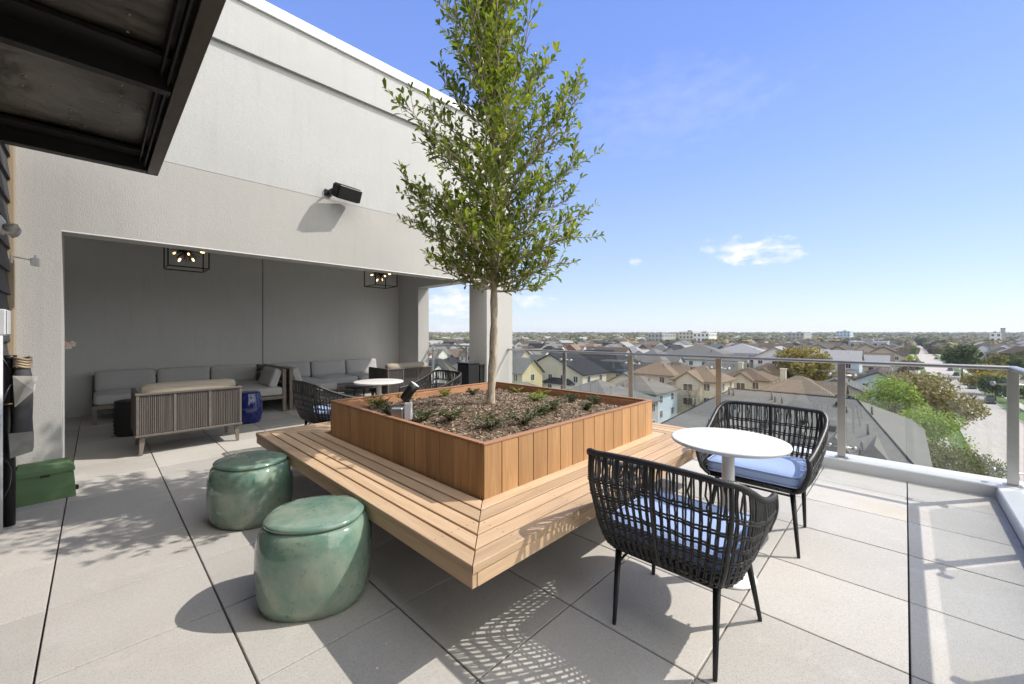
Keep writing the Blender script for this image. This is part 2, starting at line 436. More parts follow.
cam.shift_y = -8/1024; cam.clip_end = 12000; cam.clip_start = .05
S.view_settings.view_transform = 'Standard'; S.view_settings.look = 'None'; S.view_settings.gamma = 1; S.view_settings.exposure = .90; S.cycles.diffuse_bounces = 7
S.view_settings.use_curve_mapping = False
S.render.engine = 'CYCLES'; S.cycles.use_denoising = True; S.cycles.max_bounces = 8; S.cycles.transparent_max_bounces = 16
S.cycles.sample_clamp_indirect = 6; S.cycles.caustics_reflective = False; S.cycles.caustics_refractive = False

# ------------------------------------------------------------------ terrace deck and kerb
YF = 5.22          # facade plane
b = MB(); g = .0035; P = .605
for i in range(-4, 9):
    for j in range(-14, 5):
        x0 = 1.04 + P*i; y1 = 1.80 - P*j; x1 = x0+P; y0 = y1-P
        x0c, x1c = max(x0, -.48 if y1 < YF+.2 else -.6), min(x1, 5.17 if y0 < YF else 5.95); y0c, y1c = max(y0, -.54), min(y1, 9.75)
        if x1c-x0c < .03 or y1c-y0c < .03: continue
        if x0 > 4.9 and y1 < YF+.3 and y0 > YF: pass
        gx = .0036
        dz = rnd.uniform(-.0006, .0006)
        b.bbox(x0c+gx, y0c+g, -.05, x1c-gx, y1c-g, dz, .0025)
tag(b.build('terrace_floor', M['paver']), kind='structure')
b = MB(); b.box(-.6, -.54, -.35, 5.17, 9.75, -.03); b.box(5.17, YF, -.35, 5.95, 9.75, -.031)
tag(b.build('deck_base', M['joint']), kind='structure')
b = MB()
for y in range(-1, 6):   # kerb in metal-capped lengths
    y0 = max(-.85, -.54+1.22*y if y >= 0 else -.85); y1 = min(YF-.003, -.54+1.22*(y+1))
    if y < 0: continue
    b.bbox(5.17, (y0 if y else -.86)+.002, -.3, 5.47, y1-.002, .10, .008)
for k in range(5):
    b.bbox(-.9+1.214*k+.002, -.86, -.3, -.9+1.214*(k+1)-.002, -.54, .099, .008)
b.bbox(5.95, YF+.5, -.3, 6.2, 8.8, .10, .008)
tag(b.build('terrace_kerb', M['kerbm']), kind='structure')
# the tower block under the terrace
b = MB(); b.box(-30, -.87, -16.6, 5.48, 9.9, -.36); b.box(5.48, YF+.02, -16.6, 6.21, 9.9, -.36)
o = b.build('building_base', M['stucco']); tag(o, 'pale rendered block carrying the roof terrace', 'building')

# ------------------------------------------------------------------ pavilion
pav = thing('pavilion_building', 'tall off-white stucco wall with a deep open alcove at its foot', 'building', (0, 0, 0))
b = MB()
zl, zs, zg, zt = 2.25, 3.05, 4.46, 5.10
b.box(-.75, YF, 0, -.21, YF+.48, zl)                       # left jamb
b.box(-.75, YF, zl, 5.38, YF+.30, zs-.004)                 # lintel band
b.build('lower_facade', M['stucco'], pav)
b = MB(); b.box(-1.2, YF+.006, zs+.004, 5.38, YF+.3, zg); b.box(-1.2, YF+.012, zs-.004, 5.376, YF+.3, zs+.004)
b.box(-1.2, YF-.035, zg, 5.38, YF+.3, zt-.11)
b.build('upper_facade', M['stucco_hi'], pav)
b = MB()
for k in range(4): b.bbox(-1.2+1.66*k+.002, YF-.065, zt-.13, min(5.41, -1.2+1.66*(k+1)-.002), YF+.34, zt, .006)
b.build('coping', M['coping'], pav)
b = MB(); b.box(4.74, YF, 0, 5.38, YF+.47, zl-.002); b.build('pier', [M['stucco']], pav)
b = MB(); b.box(-.75, 9.701, 0, 5.95, 9.95, 3.1); b.box(5.64, 8.78, 0, 5.95, 9.7, 3.1); b.box(5.64, YF+.6, 2.52, 5.95, 8.78, 3.1)
b.box(-.75, YF+.481, 0, -.6, 9.7, 3.1)
b.build('alcove_wall', M['grey'], pav)
b = MB(); b.box(4.735, YF+.012, .0, 4.739, YF+.466, zl-.003); b.build('pier_inner_face', M['grey'], pav)
b = MB(); b.box(5.642, 8.772, .1, 5.955, 8.779, 2.518); b.build('opening_reveal', M['stucco'], pav)
b = MB(); b.box(-.55, YF+.301, 3.102, 5.38, YF+.62, 3.35); b.box(-.55, YF+.621, 3.102, 5.95, 9.95, 3.35); b.build('ceiling', M['ceiling'], pav)
b = MB(); b.box(-.6, 9.672, 0, 5.64, 9.699, .11); b.build('baseboard', M['grey'], pav)
b = MB()
for x in (2.44, ): b.box(x, 9.692, .11, x+.008, 9.6985, 3.1)
b.build('wall_joint', M['joint'], pav)
b = MB(); b.box(-.21, YF+.001, zl-.012, 4.74, YF+.012, zl+.0); b.build('drip_edge', M['coping'], pav)
# rear part of upper building
# ------------------------------------------------------------------ dark clad wall with canopy
cw = thing('clad_building', 'dark grey lap siding wall with a black steel canopy overhead', 'building')
b = MB()
n = 28
for k in range(n):
    z0 = k*.185
    b.add([(-.48, -3, z0), (-.48, YF-.075, z0), (-.5, YF-.075, z0+.185), (-.5, -3, z0+.185), (-.56, -3, z0), (-.56, YF-.075, z0), (-.56, YF-.075, z0+.185), (-.56, -3, z0+.185)],
          [(0, 1, 2, 3), (4, 7, 6, 5), (0, 4, 5, 1), (1, 5, 6, 2), (3, 2, 6, 7), (0, 3, 7, 4)])
b.build('siding', M['siding'], cw)
b = MB(); b.bbox(-.50, YF-.073, 0, -.462, YF-.003, 5.15, .003); b.build('corner_trim', M['trimwood'], cw)
# canopy
cp = thing('steel_canopy', 'black steel canopy with sheet metal underside above the left edge', 'canopy')
XC = .364; Y1 = 4.55; zc = 2.69
b = MB()
b.bbox(XC-.07, -2, zc, XC, Y1, zc+.018, .002); b.build('edge_flange', M['flange'], cp)
b = MB()
b.box(XC-.012, -2, zc+.018, XC, Y1, zc+.34)
b.box(XC-.13, -2, zc+.33, XC-.012, Y1, zc+.34)
b.box(XC-.095, -2, zc+.03, XC-.085, Y1-.02, zc+.08)
b.box(XC-.125, -2, zc+.06, XC-.115, Y1-.02, zc+.13)
b.build('edge_channel', M['beamstl'], cp)
for yb in (Y1-.02, 2.98, 1.42, -.12, -1.6):
    b = MB(); b.bbox(-.475, yb-.06, zc+.0, XC-.075, yb, zc+.012, .001); b.box(-.475, yb-.062, zc+.0125, XC-.075, yb-.052, zc+.13); b.box(-.475, yb-.22, zc+.10, XC-.075, yb-.063, zc+.125)
    if yb > 4: b.box(-.475, yb, zc+.0, XC-.01, yb+.02, zc+.3)
    b.build('cross_beam', M['beamstl'], cp)
b = MB()
nx, ny = 14, 90
vs = []; fs = []
for j in range(ny+1):
    for i in range(nx+1):
        x = -.475+(XC+.475-.02)*i/nx; y = -2+(Y1+2-.02)*j/ny
        vs.append((x, y, zc+.14+.014*noise.noise(Vector((x*2.5, y*1.8, 0)))+.004*noise.noise(Vector((x*9, y*7, 3)))))
for j in range(ny):
    for i in range(nx):
        a = j*(nx+1)+i; fs.append((a, a+nx+1, a+nx+2, a+1))
b.add(vs, fs, 0, True); b.box(-.475, -2, zc+.17, XC-.013, Y1, zc+.328); b.build('underside_sheet', M['soffit'], cp)
b = MB()
for k in range(38):
    y = -1.5+k*.15; 
    for x in (XC-.26,): b.lathe([(.008, 0), (.008, .004)], 6, (x, y, zc+.121))
for k in range(30):
    b.lathe([(.007, 0), (.007, .004)], 6, (rnd.uniform(-.4, .25), rnd.uniform(.5, 4.4), zc+.121))
b.build('rivet', M['steel'], cp)['kind'] = 'stuff'

# ------------------------------------------------------------------ railings
def railing(name, label, p0, p1, posts, out, end0, end1, zt=1.085):
    """posts: distances along p0->p1; out: unit vector pointing outward"""
    p0 = Vector(p0); p1 = Vector(p1); d = (p1-p0); L = d.length; d.normalize(); out = Vector(out)
    t_ = thing(name, label, 'railing', p0)
    def q(s, o_, z): return d*s + out*o_ + Vector((0, 0, z))
    fm = Matrix((( d.x, out.x, 0, 0), (d.y, out.y, 0, 0), (0, 0, 1, 0), (0, 0, 0, 1)))
    b = MB(); r = [.024]*2
    b.bbox(-end0, -.028, zt-.035, L+end1, .028, zt, .009, M=fm); b.build('handrail', M['steel'], t_)
    for s in posts:
        b = MB(); b.bbox(s-.032, -.012, .095, s+.032, .012, zt-.036, .002, M=fm)
        b.bbox(s-.05, -.035, .095, s+.05, .035, .107, .002, M=fm)
        for z in (.35, .62): b.tube([q(s, -.016, z), q(s, .016, z)], .006, 8)
        po = b.build('post', M['steel'], t_)
        for z in (.20, .93):
            b = MB(); b.tube([q(s-.11, .03, z), q(s+.11, .03, z)], .0075, 8)
            b.tube([q(s-.03, .03, z), q(s+.03, .03, z)], .014, 10)
            for e in (-.1, .1):
                b.tube([q(s+e, .012, z), q(s+e, .062, z)], .019, 12)
            b.build('glass_clamp', M['steel'], po)
    marks = sorted([-end0+.03] + [x for x in posts if 0 < x < L] + [L+end1-.03])
    for a, c in zip(marks, marks[1:]):
        b = MB(); b.box(a+.02, .046, .14, c-.02, .048, 1.0, M=fm)
        b.build('glass_panel', M['glass'], t_)
    return t_
XR = 5.27
railing('glass_railing', 'long glass railing with steel posts overlooking the rooftops', (XR, -.64, 0), (XR, YF-.002, 0), [0.0, 1.10, 2.26, 3.416, 4.58], (1, 0, 0), .03, 0)
railing('glass_railing', 'glass railing turning the corner at the right edge', (XR-.03, -.64, 0), (-1, -.64, 0), [1.16, 2.32, 3.48, 4.64], (0, -1, 0), 0, 0)
railing('glass_railing', 'short glass railing seen through the side opening of the alcove', (6.05, YF+.55, 0), (6.05, 8.775, 0), [.3, 1.6, 2.95], (1, 0, 0), 0, 0)

# ------------------------------------------------------------------ planter with wrap-round bench
BX0, BX1, BY0, BY1 = 1.015, 3.95, 1.20, 4.25
PX0, PX1, PY0, PY1 = 1.465, 3.50, 1.635, 3.70
zb, zp = .45, .755
pb = thing('planter_bench', 'square timber planter with a slatted bench wrapped round it', 'planter', ((PX0+PX1)/2, (PY0+PY1)/2, 0))
O = Vector(pb.location)
def rel(b):
    b.v = [(x-O.x, y-O.y, z-O.z) for (x, y, z) in b.v]; return b
nb = 5; gap = .012; M['screw'] = plain('screw_head', (.10, .08, .06), .5)
def side_boards(side):
    b = MB()
    dpx = PX0-BX0; 
    for k in range(nb):
        w = (dpx-gap*(nb))/nb
        o0 = k*(w+gap); o1 = o0+w
        th = .032
        z0 = zb-th; z1 = zb
        if side == 'w': a, c, e, f_ = (BX0+o0, BY0+o0), (BX0+o1, BY0+o1), (BX0+o1, BY1-o1), (BX0+o0, BY1-o0)
        if side == 's': a, c, e, f_ = (BX0+o0, BY0+o0), (BX1-o0, BY0+o0), (BX1-o1, BY0+o1), (BX0+o1, BY0+o1)
        if side == 'e': a, c, e, f_ = (BX1-o1, BY0+o1), (BX1-o0, BY0+o0), (BX1-o0, BY1-o0), (BX1-o1, BY1-o1)
        if side == 'n': a, c, e, f_ = (BX0+o1, BY1-o1), (BX1-o1, BY1-o1), (BX1-o0, BY1-o0), (BX0+o0, BY1-o0)
        poly = [a, c, e, f_]
        # inset each mitre slightly so the joint shows as a dark line
        g2 = .003; pp = []
        for (x, y) in poly:
            if side in 'we': pp.append((x, y + (g2 if y < 2.6 else -g2)))
            else: pp.append((x + (g2 if x < 2.4 else -g2), y))
        ar = sum(pp[i][0]*pp[(i+1) % 4][1]-pp[(i+1) % 4][0]*pp[i][1] for i in range(4))
        if ar < 0: pp = pp[::-1]
        cx = sum(p[0] for p in pp)/4; cy = sum(p[1] for p in pp)/4
        bb = .0025
        top = [(x+(bb if x < cx else -bb)*.9, y+(bb if y < cy else -bb)*.9, z1) for x, y in pp]
        vs = [(x, y, z0) for x, y in pp]+[(x, y, z1-bb) for x, y in pp]+top
        b.add(vs, [(3, 2, 1, 0), (8, 9, 10, 11)]+[(i, (i+1) % 4, (i+1) % 4+4, i+4) for i in range(4)]+[(i+4, (i+1) % 4+4, (i+1) % 4+8, i+8) for i in range(4)])
    # fascia under the outer board
    zf = zb-.095; q = .004; t2 = .024
    if side == 'w': b.bbox(BX0+q, BY0+.006, zf, BX0+q+t2, BY1-.006, zb-.034, .002)
    if side == 's': b.bbox(BX0+.03, BY0+q, zf, BX1-.03, BY0+q+t2, zb-.034, .002)
    if side == 'e': b.bbox(BX1-q-t2, BY0+.006, zf, BX1-q, BY1-.006, zb-.034, .002)
    if side == 'n': b.bbox(BX0+.03, BY1-q-t2, zf, BX1-.03, BY1-q, zb-.034, .002)
    for k in range(nb):   # countersunk screws over the hidden bearers
        w = (dpx-gap*nb)/nb; o_ = k*(w+gap)+w/2
        for j in range(6):
            yy = BY0+.275+j*(BY1-BY0-.5)/5; xx = BX0+.275+j*(BX1-BX0-.5)/5
            for dd in (-.028, .028):
                p = {'w': (BX0+o_+dd*.7, yy), 'e': (BX1-o_-dd*.7, yy), 's': (xx, BY0+o_+dd*.7), 'n': (xx, BY1-o_-dd*.7)}[side]
                if side in 'we' and not (BY0+o_ < p[1] < BY1-o_): continue
                if side in 'sn' and not (BX0+o_ < p[0] < BX1-o_): continue
                b.add([(p[0]+.0035*math.cos(q_), p[1]+.0035*math.sin(q_), zb+.0006) for q_ in [i*.785 for i in range(8)]], [tuple(range(8))], 1)
    rel(b).build('bench_side', [M['ipe_y'] if side in 'we' else M['ipe_x'], M['screw']], pb)
for s_ in 'wsen': side_boards(s_)
b = MB()   # under-frame and pedestal, dark
b.box(PX0+.06, PY0+.06, .0, PX1-.06, PY1-.06, .40)
for k in range(6):
    yy = BY0+.25+k*(BY1-BY0-.5)/5
    b.box(BX0+.05, yy, .36, PX0+.06, yy+.05, zb-.036); b.box(PX1-.06, yy, .36, BX1-.05, yy+.05, zb-.036)
    xx = BX0+.25+k*(BX1-BX0-.5)/5
    b.box(xx, BY0+.05, .361, xx+.05, PY0+.06, zb-.037); b.box(xx, PY1-.06, .361, xx+.05, BY1-.05, zb-.037)
rel(b).build('pedestal', M['darkstl'], pb)
def panel(side):
    b = MB(); n = 15; g2 = .0022
    if side in 'sn': L0, L1 = PX0, PX1
    else: L0, L1 = PY0, PY1
    t2 = .03
    w = (L1-L0)/n
    for k in range(n):
        a = L0+k*w+g2; c = L0+(k+1)*w-g2
        if side in 'we':
            if k == 0: a = L0+t2+.002
            if k == n-1: c = L1-t2-.002
        box = {'w': (PX0, a, PX0+t2, c), 'e': (PX1-t2, a, PX1, c), 's': (a, PY0, c, PY0+t2), 'n': (a, PY1-t2, c, PY1)}[side]
        b.bbox(box[0], box[1], .415, box[2], box[3], zp-.013, .002)
    rel(b).build('planter_side', M['cedar'], pb)
for s_ in 'wsen': panel(s_)
q = .003; w = .034
for bx_, mt_ in (((PX0-q, PY0-q, PX1+q, PY0+w), 'cedar_x'), ((PX0-q, PY1-w, PX1+q, PY1+q), 'cedar_x'), ((PX0-q, PY0+w+.002, PX0+w, PY1-w-.002), 'cedar_y'), ((PX1-w, PY0+w+.002, PX1+q, PY1-w-.002), 'cedar_y')):
    b = MB(); b.bbox(bx_[0], bx_[1], zp-.012, bx_[2], bx_[3], zp, .002); rel(b).build('planter_rim', M[mt_], pb)
b = MB()
for (x0, y0, x1, y1) in ((PX0+.031, PY0+.031, PX0+.05, PY1-.031), (PX1-.05, PY0+.031, PX1-.031, PY1-.031), (PX0+.05, PY0+.031, PX1-.05, PY0+.05), (PX0+.05, PY1-.05, PX1-.05, PY1-.031)):
    b.box(x0, y0, .45, x1, y1, zp-.023)
rel(b).build('inner_lining', M['cedar_x'], pb)
# soil and mulch
def soilz(x, y):
    u = (x-PX0)/(PX1-PX0); v = (y-PY0)/(PY1-PY0)
    return .665+.05*max(0, math.sin(math.pi*u)*math.sin(math.pi*v))**.7+.012*noise.noise(Vector((x*5, y*5, 0)))+.008*noise.noise(Vector((x*17, y*17, 1)))
b = MB(); N_ = 70; vs = []; fs = []
for j in range(N_+1):
    for i in range(N_+1):
        x = PX0+.052+(PX1-PX0-.104)*i/N_; y = PY0+.052+(PY1-PY0-.104)*j/N_
        vs.append((x, y, soilz(x, y)))
for j in range(N_):
    for i in range(N_):
        a = j*(N_+1)+i; fs.append((a, a+1, a+N_+2, a+N_+1))
b.add(vs, fs, 0, True)
r2 = random.Random(3)
for k in range(19000):
    x = r2.uniform(PX0+.065, PX1-.065); y = r2.uniform(PY0+.065, PY1-.065); z = soilz(x, y)+r2.uniform(.001, .012)
    L_ = r2.uniform(.005, .022); w_ = r2.uniform(.0025, .007)
    a = r2.uniform(0, 6.283); tl = r2.uniform(-.5, .5); t3 = r2.uniform(-.6, .6)
    ux, uy = math.cos(a)*L_, math.sin(a)*L_; wx, wy = -math.sin(a)*w_, math.cos(a)*w_
    b.add([(x-ux, y-uy, z-tl*L_), (x-wx, y-wy, z-t3*w_), (x+ux, y+uy, z+tl*L_), (x+wx, y+wy, z+t3*w_)], [(0, 1, 2, 3)], 1)
tag(b.build('mulch', [M['soil'], M['chip']]), 'brown bark mulch filling the timber planter', 'mulch', kind='stuff')
# ------------------------------------------------------------------ planter tree
def leaf(b, p, d, up, L, w, mi=0, fold=.25):
    """a small folded obovate leaf from p along d"""
    d = d.normalized(); s = d.cross(up)
    if s.length < 1e-4: s = d.orthogonal()
    s.normalize(); n = s.cross(d)
    q = [p, p+d*L*.35+s*w*.38+n*w*fold, p+d*L*.72+s*w*.5+n*w*fold, p+d*L - n*L*.08, p+d*L*.72-s*w*.5+n*w*fold, p+d*L*.35-s*w*.38+n*w*fold, p+d*L*.5]
    b.add(q, [(0, 1, 6), (1, 2, 6), (2, 3, 6), (3, 4, 6), (4, 5, 6), (5, 0, 6)], mi)
TX, TY, TZ = 2.49, 2.67, .69
tr = thing('young_tree', 'slender young evergreen tree with a leafy upright crown, growing in the timber planter', 'tree', (TX, TY, TZ))
rt = random.Random(21)
b = MB(); lb = MB()
H_ = 3.95; M['leaf'] = leafmat('oak_leaf_mix', (.08, .11, .02), (.17, .215, .033), (.36, .36, .085), .38)
def trunk_at(z): return Vector((.035*math.sin(z*1.3)+.02*math.sin(z*3.1), .03*math.sin(z*1.7+1), z))
pts = [trunk_at(-.05+i*.1) for i in range(42)]
rs = [max(.005, .041*(1-.05*math.sin(i*.9))*(1-(i/41)**1.15*.93)+(.014 if i == 0 else 0)+(.004*math.sin(i*2.1) if i < 25 else 0)) for i in range(42)]
b.tube(pts, rs, 12)
for k in range(14):  # knots and scars
    z = rt.uniform(.1, 1.3); a = rt.uniform(0, 6.28); c = trunk_at(z)
    r_ = .04*(1-z/4)
    b.tube([c+Vector((math.cos(a), math.sin(a), 0))*r_*.7, c+Vector((math.cos(a), math.sin(a), .2))*r_*1.12], [.012, .006], 6)
def env(z):  # crown half-width at height z above soil (camera-side silhouette)
    P_ = [(1.05, .25), (1.2, .58), (1.45, .72), (1.8, .80), (2.15, .76), (2.5, .68), (2.9, .60), (3.3, .48), (3.6, .36), (3.9, .20), (4.2, .05)]
    if z <= P_[0][0]: return P_[0][1]
    for (a, u), (c, v) in zip(P_, P_[1:]):
        if z <= c: return u+(v-u)*(z-a)/(c-a)
    return .03
def twig(p, d, L, lev):
    """leafy twig"""
    n = max(3, int(L/.03)); q = p.copy(); pp = [q.copy()]; dd = d.normalized()
    for i in range(n):
        dd = (dd + Vector((rt.uniform(-.12, .12), rt.uniform(-.12, .12), .05+rt.uniform(-.06, .08)))).normalized()
        q = q+dd*L/n; pp.append(q.copy())
    b.tube(pp, [.0035*(1-i/(n+1))+.0009 for i in range(n+1)], 4, cap=False)
    ang = rt.uniform(0, 6.28)
    for i in range(1, n+1):
        for rep in range(2 if i < n else 4):
            if rt.random() < .36: continue
            ang += 2.4
            s = dd.orthogonal().normalized(); s2 = dd.cross(s)
            o_ = s*math.cos(ang)+s2*math.sin(ang)
            ld = (dd*rt.uniform(.5, 1.1)+o_*rt.uniform(.6, 1.0)+Vector((0, 0, rt.uniform(-.1, .35))))
            sz = rt.uniform(.036, .084)
            leaf(lb, pp[i], ld, Vector((rt.uniform(-.5, .5), rt.uniform(-.5, .5), 1)), sz, sz*rt.uniform(.34, .46), 0, rt.uniform(.05, .3))
nb_ = 100
for k in range(nb_):
    f = k/(nb_-1)
    z0 = 1.05+(f**1.12)*2.8
    a = k*2.39996+rt.uniform(-.4, .4)
    top = f > .9
    wz = env(min(4.1, z0+.30))*rt.choice([.7, .85, .95, 1.0, 1.1] if z0 < 1.8 else [.45, .7, .85, .95, 1.05, 1.2])
    if k in (37, 49, 58, 66): wz *= 1.25
    el_ = R(6+54*f+rt.uniform(-8, 10))
    L = wz/max(.3, math.cos(el_))
    L = min(L, 1.1)
    p = trunk_at(z0); d = Vector((math.cos(a)*math.cos(el_), math.sin(a)*math.cos(el_), math.sin(el_)))
    n = 9; q = p.copy(); pts = [q.copy()]; dd = d.copy()
    for i in range(n):
        dd = (dd+Vector((rt.uniform(-.09, .09), rt.uniform(-.09, .09), .025+.035*f))).normalized(); q = q+dd*L/n; pts.append(q.copy())
    b.tube(pts, [.011*(1-f*.5)*(1-i/(n+.5))+.0015 for i in range(n+1)], 6, cap=False)
    for i in range(1, n+1):
        for rep in range((3 if z0 < 1.75 else 2 if z0 < 2.9 or i % 2 else 1) if i < n else 3):
            s = dd.orthogonal().normalized(); an = rt.uniform(0, 6.28)
            o_ = s*math.cos(an)+dd.cross(s)*math.sin(an)
            td = dd*rt.uniform(.5, 1.1)+o_*rt.uniform(.5, .95)+Vector((0, 0, .3))
            twig(pts[i]+(pts[i]-pts[i-1])*rt.uniform(-.5, 0), td, rt.uniform(.08, .22)*(1.2 if i == n else 1)*(.7+.45*wz), 0)
for k in range(9):   # leaders at the top
    a = k*2.4; p = trunk_at(3.0+.1*k); twig(p, Vector((math.cos(a)*.35, math.sin(a)*.35, 1)), rt.uniform(.45, .8), 0)
for k in range(10): # low hanging shoots
    a = k*2.2; p = trunk_at(1.12+.02*k); twig(p, Vector((math.cos(a), math.sin(a), -.25)), rt.uniform(.16, .3), 0)
b.build('trunk', M['bark'], tr); lb.build('crown', M['leaf'], tr)

# ------------------------------------------------------------------ ground plants in the planter
def shrub(seed, n, h, spread):
    r_ = random.Random(seed); lb = MB(); sb = MB()
    for k in range(n):
        a = r_.uniform(0, 6.28); d = Vector((math.cos(a)*r_.uniform(.2, 1)*spread, math.sin(a)*r_.uniform(.2, 1)*spread, h*r_.uniform(.5, 1)))
        m_ = 7; pts = [Vector((d.x*t, d.y*t, d.z*(1-(1-t)**1.6))) for t in [i/m_ for i in range(m_+1)]]
        sb.tube(pts, [.0022*(1-i/(m_+1))+.0006 for i in range(m_+1)], 4, cap=False)
        for i in range(1, m_+1):
            for rep in range(3):
                an = r_.uniform(0, 6.28)
                sz = r_.uniform(.014, .03)
                leaf(lb, pts[i], Vector((math.cos(an), math.sin(an), r_.uniform(.1, .9))), Vector((0, 0, 1)), sz, sz*.55)
    return sb, lb
variants = []
spots = [(1.80, 3.42, 1.1, 'yellowing'), (2.10, 3.48, .9, 'yellowing'), (1.72, 2.62, 1.0, 'dark'), (1.86, 2.44, 1.25, 'dark'), (1.90, 2.05, 1.15, 'dark'), (2.16, 1.98, 1.35, 'dark'), (2.46, 2.06, .9, 'dark'),
         (2.66, 2.10, 1.3, 'dark'), (2.95, 1.98, .8, 'dark'), (3.18, 2.3, .95, 'dark'), (3.28, 2.08, 1.0, 'dark'), (2.9, 2.5, 1.0, 'lime'), (3.25, 2.72, .9, 'yellowing'), (3.3, 3.15, .8, 'yellowing'), (2.55, 3.45, 1.0, 'yellowing'), (1.66, 3.0, 1.05, 'dark'), (2.8, 3.3, .8, 'dark')]
LB = ['yellowing low plant nearest the planter corner by the cream round table', 'yellowing low plant second along the far left rim of the planter', 'dark leafy plant right behind the grey spotlight box',
      'dark leafy clump just right of the spotlight box', 'low dark clump left of the planter front corner', 'bushy dark green plant midway between front corner and trunk', 'small sprig just left of the largest dark clump',
      'largest dark green clump right of the planter front corner', 'small scrubby plant along the sunny right board wall', 'low plant in the right part of the planter, far side of the mulch', 'dark plant near the right hand corner of the planter',
      'bright lime plant just right of the tree trunk', 'yellowing sprig near the far right rim of the planter', 'small yellow green sprig by the far corner post of the planter', 'yellowing plant along the far left rim behind the trunk', 'leafy plant against the left board wall beyond the spotlight', 'small dark plant directly behind the tree trunk']
M['limeleaf'] = leafmat('lime_leaf', (.14, .2, .03), (.22, .28, .05), (.3, .34, .08)); M['yelleaf'] = leafmat('yellowing_leaf', (.1, .12, .02), (.2, .2, .04), (.34, .28, .07))
for i, (x, y, s, kd) in enumerate(spots):
    t_ = thing('groundcover_plant', LB[i], 'plant', (x, y, soilz(x, y)-.005), group='low plants in the mulch')
    sb, lb = shrub(50+i, int(12*s+5), .085*s, .13*s)
    sb.build('stem', M['bark'], t_); lb.build('foliage', {'dark': M['groundleaf'], 'lime': M['limeleaf'], 'yellowing': M['yelleaf']}[kd], t_)

# ------------------------------------------------------------------ garden spotlight
sx, sy = 1.57, 2.80
sx, sy = 1.60, 2.62
sp = thing('garden_spotlight', 'black adjustable spotlight on grey electrical boxes at the planter edge', 'spotlight', (sx, sy, soilz(sx, sy)))
b = MB(); b.tube([(0, 0, -.03), (0, 0, .04)], .012, 8); b.build('conduit', M['steel'], sp)
b = MB(); b.bbox(-.028, -.020, .035, .028, .02, .165, .006, M=Matrix.Rotation(R(-45), 4, 'Z')); b.build('junction_box', M['plastgrey'], sp)
b = MB(); b.bbox(-.045, -.03, .03, .045, .035, .13, .01, M=Matrix.Translation((-.055, .055, 0)) @ Matrix.Rotation(R(-45), 4, 'Z')); b.build('steel_box', M['steel'], sp)
b = MB(); b.tube([(0, 0, .165), (0, 0, .2)], .011, 8); b.tube([(-.016, 0, .2), (.016, 0, .2)], .016, 10)
dv = Vector((.45, -.35, .75)).normalized(); c0 = Vector((-.01, .008, .215))
hd = b.tube([c0-dv*.04, c0-dv*.03, c0+dv*.05, c0+dv*.10], [.02, .033, .036, .04], 14).build('lamp_head', M['blackmetal'], sp)
b = MB(); b.tube([c0+dv*.101, c0+dv*.105], [.034, .034], 14); b.build('lens', M['white'], sp)

